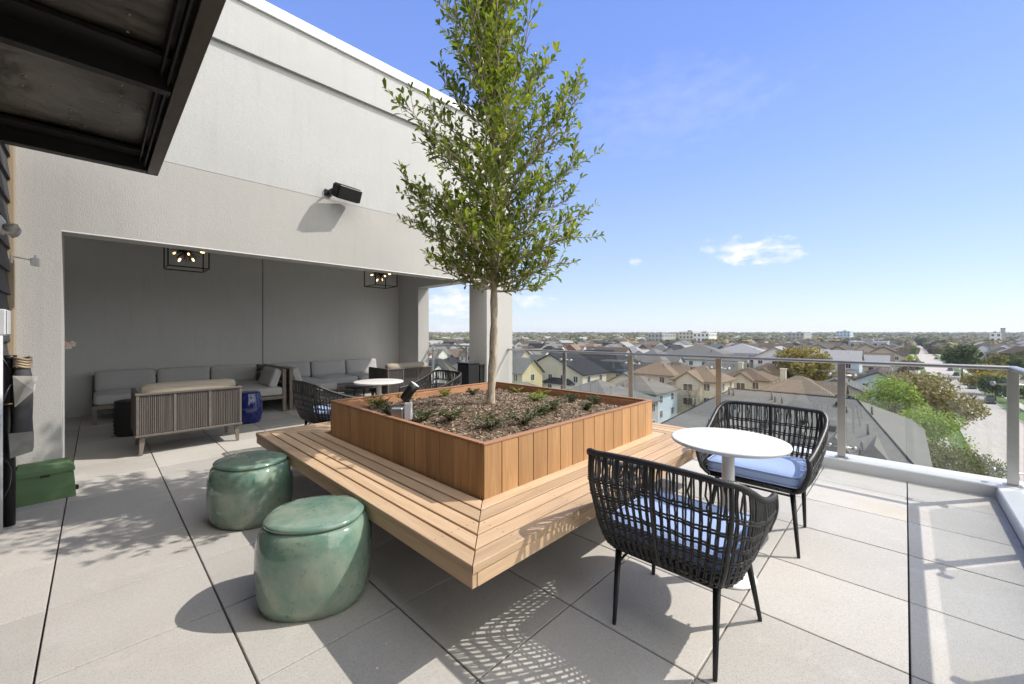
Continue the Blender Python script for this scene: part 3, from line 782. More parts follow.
# ------------------------------------------------------------------ rope barrel chair (faces local +X)
def barrel_chair(label, loc, rz, group, seed=0):
    t_ = thing('rope_armchair', label, 'armchair', loc, rz, group)
    r_ = random.Random(seed)
    xb, xf, hw, rc = -.335, .275, .345, .125
    # U-shaped plan path, from right front round the back to left front
    path = []
    def seg(a, c, n): 
        for i in range(n): path.append((a[0]+(c[0]-a[0])*i/n, a[1]+(c[1]-a[1])*i/n))
    seg((xf, -hw+.03), (xb+rc+.05, -hw), 20)
    for i in range(9):
        a = R(270-90*i/9); path.append((xb+rc+math.cos(a)*(rc+.05*max(0, 1-i/9)), -hw+rc+math.sin(a)*rc))
    seg((xb, -hw+rc), (xb, hw-rc), 24)
    for i in range(9):
        a = R(180-90*i/9); path.append((xb+rc+math.cos(a)*(rc+.05*(i/9)), hw-rc+math.sin(a)*rc))
    seg((xb+rc+.05, hw), (xf, hw-.03), 20); path.append((xf, hw-.03))
    P_ = [Vector((x, y, 0)) for x, y in path]; Ls = [0]
    for a, c in zip(P_, P_[1:]): Ls.append(Ls[-1]+(c-a).length)
    T = Ls[-1]
    def at(s):
        s = max(0, min(T, s))
        for i in range(len(Ls)-1):
            if s <= Ls[i+1]:
                f = (s-Ls[i])/(Ls[i+1]-Ls[i]+1e-9); return P_[i].lerp(P_[i+1], f)
        return P_[-1]
    zb0 = .362; cen = Vector((-.03, 0, 0))
    def ztop(p):
        f = max(0, min(1, (p.x-(xb+.02))/(xf-xb-.02)))
        back = .80+.012*math.cos(p.y/hw*1.5)
        return back - .205*(1-(1-f)**1.5)**.95
    def S3(s, v):   # point on the shell; v 0 top .. 1 bottom edge
        p = at(s); zt = ztop(p)
        e = max(0, (v-.55)/.45)
        bow = .012*math.sin(min(1, v/.6)*math.pi)
        ins = .035*v - bow + .055*e**2.6
        d = (p-cen); d.z = 0
        # inset direction
        nx = max(0, -(p.x+.05))/(abs(xb)) ; q = Vector((p.x+ins*(1 if p.x < xb+rc+.02 else .25 if p.x < 0 else -.45*e), p.y*(1-ins/hw), 0))
        z = zt+(zb0-zt)*(v if v < .8 else .8+.2*math.sin((v-.8)/.2*math.pi/2))
        fr = max(0, (q.x-xf+.10)/.10); z += .045*fr*max(0, v-.7)/.3   # rounded front bottom corners
        return Vector((q.x, q.y, z))
    # weave: uprights
    amp = [r_.uniform(-.0045, .0075) for _ in range(40)]
    wv = MB(); n = 116
    for i in range(n+1):
        s = T*i/n
        ph = 1 if i % 2 else -1
        pts = []
        for k in range(19):
            v = k/18
            wob = 0
            if v < .30: wob = ph*(.0035+amp[i//2 % 40]*math.sin(v/.30*math.pi))
            elif v < .98: wob = ph*.0035
            pts.append(S3(s+wob+r_.uniform(-.0012, .0012), min(v, 1)))
        wv.tube(pts, .0041, 5, cap=False)
        if i % 2 == 0 and i % 4 == 0 and 0 < i < n:
            pts = [S3(s+.004+r_.uniform(-.005, .005)+.003*math.sin(k*.9+i), .29*k/6) for k in range(7)]
            wv.tube(pts, .004, 5, cap=False)
    for v in (.27, .30, .42, .45, .56, .59, .69, .72, .80, .83, .89, .95, 1.0):
        m_ = 110; off = .0045 if int(v*1000) % 2 else -.0045
        pts = []
        for i in range(m_+1):
            p = S3(T*i/m_, v); c = Vector((0, 0, p.z)); d = (p-c); d.normalize(); pts.append(p+d*(.004 if i % 2 else -.003)+Vector((0, 0, .0025*math.sin(i*.8+v*30))))
        wv.tube(pts, .0048, 5, cap=False)
    # woven floor and roll under
    for i in range(0, n+1):
        s = T*i/n; p = S3(s, 1.0); q = p.lerp(Vector((max(-.05, min(.1, p.x)), p.y*.2, zb0-.004)), .30)
        wv.tube([p, q], .004, 5, cap=False)
    wv.build('rope_weave', M['rope'], t_)
    # frame: top rail wrapped in rope
    fb = MB()
    m_ = 520; pts = []; rr = []
    front = []
    for k in range(24): front.append(S3(0, 1-k/23))
    back_ = [S3(T, k/23) for k in range(24)]
    top = [S3(T*i/90, 0) for i in range(91)]
    chain = front[:-1]+top+back_[1:]
    cl_ = [0]
    for a, c in zip(chain, chain[1:]): cl_.append(cl_[-1]+(c-a).length)
    def cat_(s):
        import bisect
        i = min(len(chain)-2, max(0, bisect.bisect_right(cl_, s)-1)); f = (s-cl_[i])/(cl_[i+1]-cl_[i]+1e-9); return chain[i].lerp(chain[i+1], min(1, f))
    for i in range(m_+1):
        pts.append(cat_(cl_[-1]*i/m_)); rr.append(.0135+.0020*(1 if i % 2 else -.6))
    fb.tube(pts, rr, 8)
    fb.build('wrapped_rail', M['rope'], t_)
    fb = MB()
    for s in (T*.335, T*.5, T*.665, T*.16, T*.84):
        fb.tube([S3(s, k/12)+Vector((0, 0, 0)) for k in range(13)], .0095, 6)
    fb.build('upright_frame', M['rope'], t_)
    # seat frame
    fb = MB(); zf = .388
    loop = [S3(T*i/60, .97) for i in range(61)]; loop = [Vector((p.x, p.y, zf)) for p in loop]
    fb.tube(loop+[loop[0]], .011, 6, cap=False)
    fb.tube([loop[0], loop[-1]], .016, 8)
    fb.box(xb+.1, -hw+.10, zf-.006, xf-.02, hw-.10, zf+.004)
    for k in range(7):
        y = -hw+.1+k*(2*hw-.2)/6; fb.tube([(xb+.07, y, zf), (xf-.0, y, zf)], .006, 6)
    fb.build('seat_frame', M['blackmetal'], t_)
    b_ = MB(); vs, fs = pillow(.50, .535, .075, .03, .012, 10, seed=seed); b_.add([(x+.01, y, z+.448) for x, y, z in vs], fs, 0, True)
    cu = b_.build('seat_cushion', M['bluefab'], t_)
    b_ = MB()
    for zz in (.448+.030, .448-.030):
        lp = []
        for (cx_, cy_, a0) in ((.222, -.230, -90), (.222, .230, 0), (-.202, .230, 90), (-.202, -.230, 180)):
            for k in range(6): a_ = R(a0+18*k); lp.append(Vector((cx_+.036*math.cos(a_), cy_+.036*math.sin(a_), zz)))
        b_.tube(lp, .0042, 6, closed=True)
    b_.build('piping', M['piping'], cu)
    feet = {}
    for sx_ in (-1, 1):
        for sy_ in (-1, 1):
            top_ = Vector((sx_*.19-.02, sy_*.215, zf-.004)); ft = Vector((sx_*.25, sy_*(.22 if sx_ < 0 else .262), 0))
            b_ = MB(); b_.tube([ft, ft+(top_-ft)*.03, top_], [.0085, .0095, .0165], 10); b_.build('leg', M['blackmetal'], t_); feet[sx_, sy_] = (ft, top_)
    b_ = MB()
    for sy_ in (-1, 1):
        for sx_ in (-1, 1):
            ft, tp = feet[sx_, sy_]; a = tp.lerp(ft, .28); b_.tube([a, Vector((0-.02, sy_*.16, zf-.01))], .006, 6)
    for sx_ in (-1, 1):
        a = feet[sx_, -1]; c = feet[sx_, 1]
        b_.tube([a[1].lerp(a[0], .12), c[1].lerp(c[0], .12)], .0065, 6)
    b_.build('stretcher', M['blackmetal'], t_)
    return t_
G_ = 'black rope armchairs around the bistro tables'
ch = barrel_chair('large black rope armchair in the foreground, its back to the camera', (1.93, .75, 0), 0, G_, 1)
ch2 = dup(ch, (3.20, .72, 0), R(180), 'black rope armchair by the glass railing, facing the camera across the white table', G_)
ch3 = dup(ch, (1.93, 4.80, 0), R(2), 'black rope armchair half hidden behind the left end of the bench', G_)
ch4 = dup(ch, (3.22, 4.74, 0), R(178), 'black rope armchair behind the planter near the alcove pier', G_)
def bistro(label, loc, group):
    t_ = thing('bistro_table', label, 'table', loc, 0, group)
    b_ = MB(); b_.lathe([(.0, .738), (.286, .738), (.294, .743), (.298, .750), (.296, .758), (.288, .760), (0, .760)], 64, cap=False); b_.build('tabletop', M['white'], t_)
    b_ = MB(); b_.lathe([(.032, .012), (.032, .737)], 24); b_.build('pedestal', M['white'], t_)
    b_ = MB(); b_.lathe([(.0, 0), (.138, 0), (.14, .006), (.133, .012), (.05, .016), (.034, .03)], 48, cap=False); b_.build('base', M['white'], t_)
    return t_
bt = bistro('round white pedestal table between the two armchairs in the sun', (2.47, .71, 0), 'round white bistro tables')
bt2 = dup(bt, (2.47, 4.73, 0), 0, 'round white table behind the far left corner of the planter', 'round white bistro tables')

# ------------------------------------------------------------------ green ceramic stools
def stool(name, label, loc, rz, mat, r, h, group, sup=2.35, sx=1.0, sy=.9):
    t_ = thing(name, label, 'garden stool', loc, rz, group)
    prof = [(0, .0), (r*.86, .0), (r*.91, .008), (r*.965, h*.12), (r, h*.35), (r*1.0, h*.55), (r*.985, h*.72), (r*.93, h*.86), (r*.885, h*.905), (r*.83, h*.925), (r*.80, h*.925)]
    b_ = MB(); b_.lathe(prof, 72, sup=sup, sx=sx, sy=sy, cap=False); 
    o = b_.build('body', mat, t_)
    b_ = MB(); b_.lathe([(r*.79, h*.90), (r*.83, h*.93), (r*.86, h*.942), (r*.865, h*.965), (r*.84, h*.985), (r*.7, h*.998), (0, h)], 72, sup=sup, sx=sx, sy=sy, cap=False); b_.build('lid', mat, t_)
    return t_
g_ = 'green glazed ceramic stools'
s1 = stool('ceramic_stool', 'green glazed stool nearest the camera beside the bench', (.80, 2.20, 0), R(-40), M['greenglaze'], .272, .435, g_)
s2 = dup(s1, (.80, 3.47, 0), R(-62), 'green glazed stool further back, towards the alcove', g_)
def drum_stool(label, loc, mat, r, h):
    t_ = thing('ceramic_stool', label, 'garden stool', loc); b_ = MB()
    prof = [(0, 0), (r*.76, 0), (r*.80, .006)]+[(r*(.80+.22*math.sin(math.pi*(k+.5)/15)**.8), .01+(h-.05)*k/14) for k in range(15)]+[(r*.84, h-.03), (r*.80, h-.012), (r*.7, h-.003), (0, h)]
    b_.lathe(prof, 56, cap=False); b_.build('body', mat, t_)
    for zz in (.055, h-.075):
        b_ = MB()
        for k in range(26):
            a_ = k*2*math.pi/26; rr = r*(.80+.22*math.sin(math.pi*max(0, min(1, (zz-.01)/(h-.05))))**.8)
            b_.lathe([(.009, -.004), (.006, .003), (0, .006)], 8, (rr*math.cos(a_), rr*math.sin(a_), zz), cap=False)
        b_.build('stud_band', mat, t_)['kind'] = 'stuff'
    return t_
drum_stool('cobalt blue glazed drum stool beside the slatted loveseat', (1.62, 7.20, 0), M['blueglaze'], .19, .47)

# ------------------------------------------------------------------ slatted loveseat (back faces local -Y)
def loveseat(label, loc, rz, group, W_=.98, D_=.74):
    t_ = thing('slatted_loveseat', label, 'loveseat', loc, rz, group)
    h = .70; zb1 = .20
    def rail(b_, x0, y0, x1, y1, z0, z1): b_.bbox(min(x0, x1), min(y0, y1), z0, max(x0, x1), max(y0, y1), z1, .004)
    b_ = MB()
    for z0, z1 in ((zb1+.010, zb1+.035), (h-.032, h-.008)):
        b_.bbox(-.008, -.016, z0, W_+.008, .030, z1, .005); b_.bbox(-.008, .031, z0, .030, D_, z1, .005); b_.bbox(W_-.030, .031, z0, W_+.008, D_, z1, .005)
    for x in (0.0, W_/3-.01, 2*W_/3-.01, W_-.026): b_.bbox(x, -.010, zb1+.036, x+.026, .024, h-.033, .003)
    for x in (-.008, W_-.022):
        b_.bbox(x, D_-.04, zb1+.036, x+.03, D_-.005, h-.033, .003)
    b_.build('frame', M['chairframe'], t_)
    b_ = MB(); n = 52
    for i in range(n):
        x = .036+(W_-.072)*i/(n-1)
        b_.bbox(x-.0068, -.002, zb1+.036, x+.0068, .012, h-.033, .003)
    b_.build('back_slats', M['slat'], t_)
    b_ = MB(); b_.box(.034, .016, zb1+.037, W_-.034, .024, h-.034); b_.build('backing', M['slat'], t_)
    for x in (.002, W_-.016):
        b_ = MB()
        for i in range(27):
            y = .05+(D_-.10)*i/26; b_.bbox(x, y-.0075, zb1+.036, x+.014, y+.0075, h-.033, .002)
        b_.build('side_slats', M['slat'], t_)
    b_ = MB(); b_.box(.036, .03, .205, W_-.036, D_-.04, .235); b_.build('seat_deck', M['teak'], t_)
    for (x, y) in ((.03, .02), (W_-.07, .02), (.03, D_-.09), (W_-.07, D_-.09)):
        b_ = MB(); sx_ = -1 if x < .2 else 1; sy_ = -1 if y < .2 else 1
        a = [(x, y), (x+.05, y), (x+.05, y+.05), (x, y+.05)]
        vs = [(px_*.0+ (x+.025)+(px_-(x+.025))*.55+sx_*.012, (y+.025)+(py_-(y+.025))*.55+sy_*.0, 0) for px_, py_ in a]+[(px_, py_, .2) for px_, py_ in a]
        b_.add(vs, [(3, 2, 1, 0), (4, 5, 6, 7)]+[(i, (i+1) % 4, (i+1) % 4+4, i+4) for i in range(4)]); b_.build('leg', M['teak'], t_)
    b_ = MB(); vs, fs = pillow(W_-.10, D_-.16, .15, .04, .01, 8); b_.add([(x+W_/2, y+D_/2+.01, z+.32) for x, y, z in vs], fs, 0, True); b_.build('seat_cushion', M['tanfab'], t_)
    b_ = MB(); Mx = Matrix.Translation((W_/2, .155, .585)) @ Matrix.Rotation(R(10), 4, 'X')
    vs, fs = pillow(W_-.08, .15, .40, .055, .014, 8, M=Mx, seed=4); b_.add(vs, fs, 0, True); b_.build('back_cushion', M['tanfab'], t_)
    return t_
g_ = 'slatted taupe loveseats with tan cushions'
lv = loveseat('slatted loveseat with its back to the camera at the mouth of the alcove', (.30, 6.02, 0), 0, g_)
dup(lv, (3.80, 6.95, 0), 0, 'slatted loveseat with rolled tan cushion at the right end of the alcove, behind the planter', g_)

# ------------------------------------------------------------------ L shaped sofas
def cush(t_, cx, cy, cz, sx_, sy_, sz_, rot=None, name='seat_cushion', seed=0, mat='greyfab', r=.04, puff=.012):
    Mx = Matrix.Translation((cx, cy, cz))
    if rot: Mx = Mx @ Matrix.Rotation(R(rot[1]), 4, rot[0])
    b_ = MB(); vs, fs = pillow(sx_, sy_, sz_, r, puff, 9, M=Mx, seed=seed); b_.add(vs, fs, 0, True); return b_.build(name, M[mat], t_)
def post_(b_, x, y, z0, z1, w=.05): b_.bbox(x-w/2, y-w/2, z0, x+w/2, y+w/2, z1, .003)
def sofa(label, loc, L, right, Dc):
    """L: length along +X, back along the wall at y=.95; return wing on the right or left side"""
    t_ = thing('corner_sofa', label, 'sofa', loc, 0, 'grey corner sofas along the back wall')
    D = .86; zs_ = .26
    b_ = MB()
    b_.bbox(0, .0, zs_-.04, L, .045, zs_+.02, .003); b_.bbox(0, D-.05, zs_-.04, L, D, zs_+.02, .003)
    for x in (0, L/3, 2*L/3, L-.045): b_.bbox(x, .046, zs_-.04, x+.045, D-.051, zs_+.019, .003)
    for k in range(3): b_.bbox(.02, D-.045, .40+.10*k, L-.02, D-.02, .44+.10*k, .003)
    for k in range(int(L/.16)): b_.bbox(.05+k*.16, D-.019, .3, .09+k*.16, D, .66, .003)
    xw0, xw1 = (L-.85, L) if right else (0, .85)
    b_.bbox(xw0, -Dc, zs_-.04, xw1, -Dc+.045, zs_+.02, .003); b_.bbox(xw0, -Dc+.046, zs_-.04, xw0+.045, -.001, zs_+.02, .003); b_.bbox(xw1-.045, -Dc+.046, zs_-.04, xw1, -.001, zs_+.02, .003)
    xs = L-.03 if right else .03
    for k in range(3): b_.bbox(xs-.012, -Dc+.05, .40+.12*k, xs+.012, D-.06, .45+.12*k, .003)
    b_.bbox(xs-.03, -Dc-.002, .70, xs+.03, D, .735, .003)
    b_.build('frame', M['teak'], t_)
    for (x, y, zt_) in ((.03 if right else L-.03, .03, zs_-.041), (.03 if right else L-.03, D-.03, .68), (xs, -Dc+.03, .70), (xs, D-.03, .70), (xw0+.03 if right else xw1-.03, -Dc+.03, zs_-.041)):
        bb_ = MB(); post_(bb_, x, y, 0, zt_, .055); bb_.build('leg', M['teak'], t_)
    b_ = MB(); b_.box(.05, .05, zs_-.02, L-.05, D-.055, zs_+.018); b_.box(xw0+.05, -Dc+.05, zs_-.02, xw1-.05, .049, zs_+.017); b_.build('seat_deck', M['darkstl'], t_)
    zc_ = zs_+.02+.075
    if right:
        w = (L-.86)/2
        for k in range(2): cush(t_, .01+w*(k+.5), .38, zc_, w-.015, .76, .15, seed=k)
        cush(t_, L-.45, (.76-Dc)/2, zc_, .80, .76+Dc, .15, seed=5)
        wb = (L-.12)/3
        for k in range(3): cush(t_, .02+wb*(k+.5), .70, .585, wb-.02, .14, .34, ('X', -10), 'back_cushion', seed=k+9)
        cush(t_, L-.15, -Dc+.42, .575, .14, .74, .34, ('Y', 20), 'back_cushion', seed=20)
    else:
        w = (L-.86)/2
        for k in range(2): cush(t_, .86+w*(k+.5), .38, zc_, w-.015, .76, .15, seed=k+3)
        cush(t_, .45, (.76-Dc)/2, zc_, .80, .76+Dc, .15, seed=6)
        wb = (L-.12)/3
        for k in range(3): cush(t_, .10+wb*(k+.5), .70, .585, wb-.02, .14, .34, ('X', -10), 'back_cushion', seed=k+12)
        cush(t_, .15, -Dc+.42, .575, .14, .74, .34, ('Y', -20), 'back_cushion', seed=21)
    return t_
sofa('grey corner sofa on the left half of the back wall, partly behind the slatted loveseat', (-.05, 8.60, 0), 2.38, True, .80)
sofa('grey corner sofa on the right half of the back wall, with a sunlit seat', (2.38, 8.60, 0), 2.42, False, .80)

# black woven drum, black boxes
t_ = thing('woven_drum_table', 'black woven drum table behind the left side of the slatted loveseat', 'side table', (.36, 7.50, 0))
b_ = MB(); b_.lathe([(0, 0), (.19, 0)]+[(.19+.012*(k % 2)+.01*math.sin(k/17*3.14), .01+.44*k/17) for k in range(18)]+[(.2, .455), (0, .455)], 40, cap=False); b_.build('woven_body', M['dark'], t_)
t_ = thing('outdoor_cabinet', 'tall matt black box standing against the pier, left one of the pair', 'cabinet', (4.37, 5.27, 0), group='black boxes by the pier')
b_ = MB(); b_.bbox(0, 0, .04, .24, .30, .83, .006); b_.build('body', M['blackmetal'], t_)
b_ = MB(); b_.bbox(-.006, -.008, .832, .246, .308, .86, .006); b_.build('lid', M['blackmetal'], t_)
b_ = MB(); b_.box(.02, .02, 0, .22, .28, .04); b_.build('plinth', M['darkstl'], t_)
c2 = dup(t_, (4.63, 5.27, 0), 0, 'slightly lower black box next to the pier, right one of the pair', 'black boxes by the pier', scale=(.42, 1, .95))
# low dark ottoman and coffee table under the sofas
def cyl(name, label, cat, loc, r, h, mat, legs=False):
    t_ = thing(name, label, cat, loc); b_ = MB(); b_.lathe([(0, h-.03), (r-.005, h-.03), (r, h-.02), (r, h-.006), (r-.006, h), (0, h)], 40, cap=False); b_.build('tabletop', mat, t_)
    for k in range(3):
        a = k*2.094; bb_ = MB(); bb_.tube([(math.cos(a)*r*.7, math.sin(a)*r*.7, 0), (math.cos(a)*r*.55, math.sin(a)*r*.55, h-.03)], [.01, .014], 8); bb_.build('leg', M['blackmetal'], t_)
    return t_
cyl('coffee_table', 'low black round coffee table in front of the right hand grey sofa', 'table', (3.55, 7.35, 0), .36, .38, M['blackmetal'])

# ------------------------------------------------------------------ lanterns
def lantern(label, loc, group):
    t_ = thing('pendant_lantern', label, 'pendant lamp', loc, R(0), group)
    s = .215; z0, z1 = -.46, 0.0; r = .0075
    b_ = MB()
    for (x, y) in ((-s, -s), (s, -s), (s, s), (-s, s)): b_.box(x-r, y-r, z0, x+r, y+r, z1)
    for z in (z0, z1):
        for sg in (-1, 1):
            b_.box(-s+r, sg*s-r, z-r, s-r, sg*s+r, z+r); b_.box(sg*s-r, -s+r, z-r+.0004, sg*s+r, s-r, z+r-.0004)
    b_.box(-s, -.008, z1+.009, s, .008, z1+.02); b_.build('cage', M['blackmetal'], t_)
    b_ = MB(); b_.tube([(0, 0, -.12), (0, 0, 3.095-loc[2])], .007, 8); b_.lathe([(.06, 3.07-loc[2]), (.06, 3.098-loc[2])], 16); b_.build('stem', M['blackmetal'], t_)
    b_ = MB(); hub = Vector((0, 0, -.19)); b_.lathe([(.001, -.04), (.03, -.03), (.042, 0), (.03, .03), (.001, .04)], 14, hub, cap=False)
    r_ = random.Random(5); n = 90
    for k in range(n):
        z = 1-2*(k+.5)/n; a = k*2.39996; q = math.sqrt(1-z*z); d = Vector((q*math.cos(a), q*math.sin(a), z)); b_.tube([hub, hub+d*.175], [.0046, .0034], 5)
    st = b_.build('starburst', M['blackmetal'], t_)
    for k in range(10):
        z = 1-2*(k+.5)/10; a = k*2.39996+.5; q = math.sqrt(1-z*z); d = Vector((q*math.cos(a), q*math.sin(a), z))
        b_ = MB(); b_.tube([hub+d*.10, hub+d*.15], .007, 8); b_.build('socket', M['brass'], st)
        b_ = MB(); b_.tube([hub+d*.151, hub+d*.16, hub+d*.185, hub+d*.20], [.006, .012, .012, .004], 8); b_.build('bulb', M['bulb'], st)
    return t_
l1 = lantern('black cage lantern with starburst bulbs hanging at the left of the alcove', (.86, 7.05, 2.70), 'starburst cage lanterns')
l2 = dup(l1, (3.72, 7.05, 2.70), 0, 'black cage lantern with starburst bulbs hanging at the right of the alcove', 'starburst cage lanterns')

# ------------------------------------------------------------------ wall speaker
t_ = thing('wall_speaker', 'black loudspeaker bracketed to the pale wall above the alcove', 'speaker', (2.20, YF-.17, 3.13), 0)
Mx = Matrix.Rotation(R(8), 4, 'Z') @ Matrix.Rotation(R(24), 4, 'X')
b_ = MB(); b_.bbox(-.16, -.09, -.085, .16, .08, .085, .022, M=Mx); b_.build('body', M['speaker'], t_)
b_ = MB(); b_.bbox(-.15, -.098, -.075, .15, -.091, .075, .003, M=Mx); b_.build('grille', M['blackmetal'], t_)
b_ = MB(); b_.tube([(-.17, 0, .0), (-.185, 0, .0), (-.185, .10, .0), (-.15, .165, 0)], .012, 8); b_.bbox(-.21, .155, -.04, -.12, .169, .04, .003); b_.build('bracket', M['blackmetal'], t_)

# ------------------------------------------------------------------ things on the clad wall at the left edge
t_ = thing('emergency_light', 'clear twin-head emergency light high on the dark siding', 'lamp', (-.475, 4.42, 2.09))
b_ = MB(); b_.bbox(.0, -.10, -.05, .035, .10, .06, .01); b_.build('housing', M['plastgrey'], t_)
for sy_ in (-1, 1):
    b_ = MB(); d = Vector((.7, sy_*.35, -.3)).normalized(); c = Vector((.04, sy_*.05, -.01)); b_.tube([c, c+d*.02, c+d*.05, c+d*.06], [.02, .036, .042, .030], 14); h_ = b_.build('lamp_head', M['clearpl'], t_)
    b_ = MB(); b_.tube([c+d*.01, c+d*.052], [.012, .026], 12); b_.build('reflector', M['steel'], h_)
t_ = thing('wall_bracket', 'thin white bracket arm carrying a small ribbed sensor at the siding corner', 'bracket', (-.455, 4.86, 1.93))
b_ = MB(); b_.bbox(0, -.02, -.04, .01, .02, .04, .002); b_.tube([(.005, 0, .01), (.06, -.01, .0), (.12, .0, -.01)], .005, 6); b_.build('arm', M['white'], t_)
b_ = MB(); 
b_.bbox(.10, -.03, -.05, .145, .03, .01, .004); b_.bbox(.118, -.02, .0101, .128, .02, .035, .002)
b_.build('sensor', M['white'], t_)
t_ = thing('junction_box', 'pale grey electrical box on the siding above the black pipe', 'electrical box', (-.485, 4.46, 1.34))
b_ = MB(); b_.bbox(0.01, -.07, 0, .055, .07, .18, .008); b_.build('body', M['plastgrey'], t_)
b_ = MB(); b_.bbox(.056, -.064, .006, .064, .064, .174, .004); b_.build('cover', M['plastgrey'], t_)
b_ = MB(); b_.tube([(.03, -.06, 0), (.03, -.06, -1.34)], .012, 8); b_.build('conduit', M['plastgrey'], t_)
t_ = thing('black_pipe', 'black vertical pipe with tangled cables in the corner by the siding', 'pipe', (-.43, 4.53, 0))
b_ = MB(); b_.tube([(0, 0, 0), (0, 0, 1.19)], .031, 16); b_.lathe([(.037, 1.17), (.037, 1.20)], 16); b_.build('pipe', M['blackmetal'], t_)
r_ = random.Random(9)
for k in range(4):
    b_ = MB(); pts = [Vector((-.03+.05*math.sin(i*.9+k), -.06+.05*math.sin(i*.7+k*2), 1.2-i*.10-.1*k)) for i in range(8)]; b_.tube(pts, .005, 6); b_.build('cable', M['blackmetal'], t_)
b_ = MB(); b_.tube([(-.04, -.05, .86), (.04, -.06, .865)], .008, 6); b_.build('brass_fitting', M['brass'], t_)
t_ = thing('rolled_canvas', 'rolled charcoal canvas strapped upright beside the black pipe with a tan coil on top', 'roll', (-.365, 4.49, 0))
prof = [(0, .60), (.044, .61), (.049, .66), (.046, .75), (.050, .90), (.043, .98), (.045, 1.05), (.036, 1.11), (0, 1.12)]
b_ = MB(); b_.lathe(prof, 20, cap=False); b_.build('roll', M['canvas'], t_)
b_ = MB(); 
for k in range(4): b_.tube([(math.cos(a)*.038, math.sin(a)*.038, 1.12+.018*k+.008*math.sin(a*2)) for a in [i*.4 for i in range(16)]], 0.009, 6, closed=True)
b_.build('tan_coil', M['trimwood'], t_)
b_ = MB(); b_.add([(-.04, -.055, 1.06), (.075, -.045, 1.05), (.06, -.06, .95), (-.03, -.06, .84), (.02, -.075, .99)], [(0, 4, 1), (1, 4, 2), (2, 4, 3), (3, 4, 0)]); b_.build('plastic_bag', M['clearpl'], t_)
b_ = MB()
b_.add([(-.06, -.04, .66), (.05, -.06, .66), (.05, -.07, .52), (-.05, -.06, .49), (-.06, .02, .65), (.05, .03, .65), (.05, .03, .53), (-.05, .03, .50)], [(0, 1, 2, 3), (4, 7, 6, 5), (0, 4, 5, 1), (1, 5, 6, 2), (2, 6, 7, 3), (3, 7, 4, 0)]); b_.build('grey_pouch', M['greycanvas'], t_)
b_ = MB(); b_.tube([(-.065, .03, 1.0), (.0, -.052, .99), (.055, .0, 1.0)], .006, 6); b_.build('strap', M['canvas'], t_)
t_ = thing('green_storage_box', 'faded green canvas storage box on the floor against the wall', 'storage box', (-.30, 5.06, 0), R(4))
b_ = MB()
def loft(b_, secs, mi=0, M_=None):
    n = len(secs[0]); vs = [p for s in secs for p in s]
    fs = [(i*n+k, i*n+(k+1) % n, (i+1)*n+(k+1) % n, (i+1)*n+k) for i in range(len(secs)-1) for k in range(n)]
    fs += [tuple(range(n))[::-1], tuple((len(secs)-1)*n+k for k in range(n))]
    b_.add(vs, fs, mi)
def rect(x0, y0, x1, y1, z, j=0): return [(x0+r_.uniform(-j, j), y0, z), (0, y0-.5*j, z+r_.uniform(-j, j)), (x1+r_.uniform(-j, j), y0, z), (x1, y1, z), (0, y1, z), (x0, y1, z)]
loft(b_, [rect(-.175, -.11, .175, .11, 0), rect(-.17, -.118, .17, .11, .10, .006), rect(-.155, -.112, .16, .11, .225, .006)]); b_.build('body', M['greenbox'], t_)
b_ = MB(); loft(b_, [rect(-.165, -.125, .17, .12, .222, .004), rect(-.16, -.122, .165, .12, .255, .004), rect(-.135, -.09, .14, .10, .29, .006)]); b_.build('lid', M['greenbox'], t_)
b_ = MB(); b_.bbox(-.02, -.135, .205, .03, -.126, .22, .002); b_.bbox(.165, -.11, .05, .19, -.07, .085, .004); b_.build('handle', M['blackmetal'], t_)
# orchid peeping round the jamb, in a tall pot inside the alcove
t_ = thing('potted_orchid', 'small pinkish white blossom peeping round the left jamb of the alcove', 'plant', (-.42, 6.05, 0))
b_ = MB(); b_.lathe([(0, 0), (.09, 0), (.12, .35), (.125, .36), (.11, .36), (.10, .32), (0, .32)], 24, cap=False); b_.build('pot', M['dark'], t_)
b_ = MB(); pts = [Vector((-.0+.02*math.sin(i*.5), 0, .3+i*.085)) for i in range(11)]+[Vector((.06, 0, 1.22)), Vector((.14, -.01, 1.27)), Vector((.22, -.02, 1.25))]; b_.tube(pts, .004, 6); b_.build('stem', M['groundleaf'], t_)
for c in (Vector((.225, -.03, 1.225)), Vector((.25, -.02, 1.25)), Vector((.20, -.03, 1.25))):
    b_ = MB()
    for k in range(5):
        a = k*1.2566+.3; leaf(b_, c, Vector((math.cos(a), -.3, math.sin(a))), Vector((0, -1, 0)), .032, .026, 0, -.1)
    b_.build('blossom', M['petal'], t_)
for k in range(5):
    b_ = MB(); a = k*1.3; leaf(b_, Vector((0, 0, .34)), Vector((math.cos(a), math.sin(a), .6)), Vector((0, 0, 1)), .11, .05); b_.build('leaf', M['groundleaf'], t_)
# small fallen leaves
g_ = 'fallen leaves on the pavers'
for k, (x, y, lb_) in enumerate([(.12, 7.4, 'yellow fallen leaf on the alcove floor left of the slatted loveseat')]):
    b_ = MB(); leaf(b_, Vector((0, 0, .002)), Vector((1, .3, .1)), Vector((0, 0, 1)), .09, .05, 0, .2); o = b_.build('fallen_leaf', M['yelleaf']); o.location = (x, y, 0); tag(o, lb_, 'leaf')
# ================================================================== the city below
GZ = -16.6
def px_loc(px, d):     # column px of the photograph at distance d metres along the view axis -> ground x, y
    u = (px-512)/404; return (d*(.717+.697*u), d*(.697-.717*u))
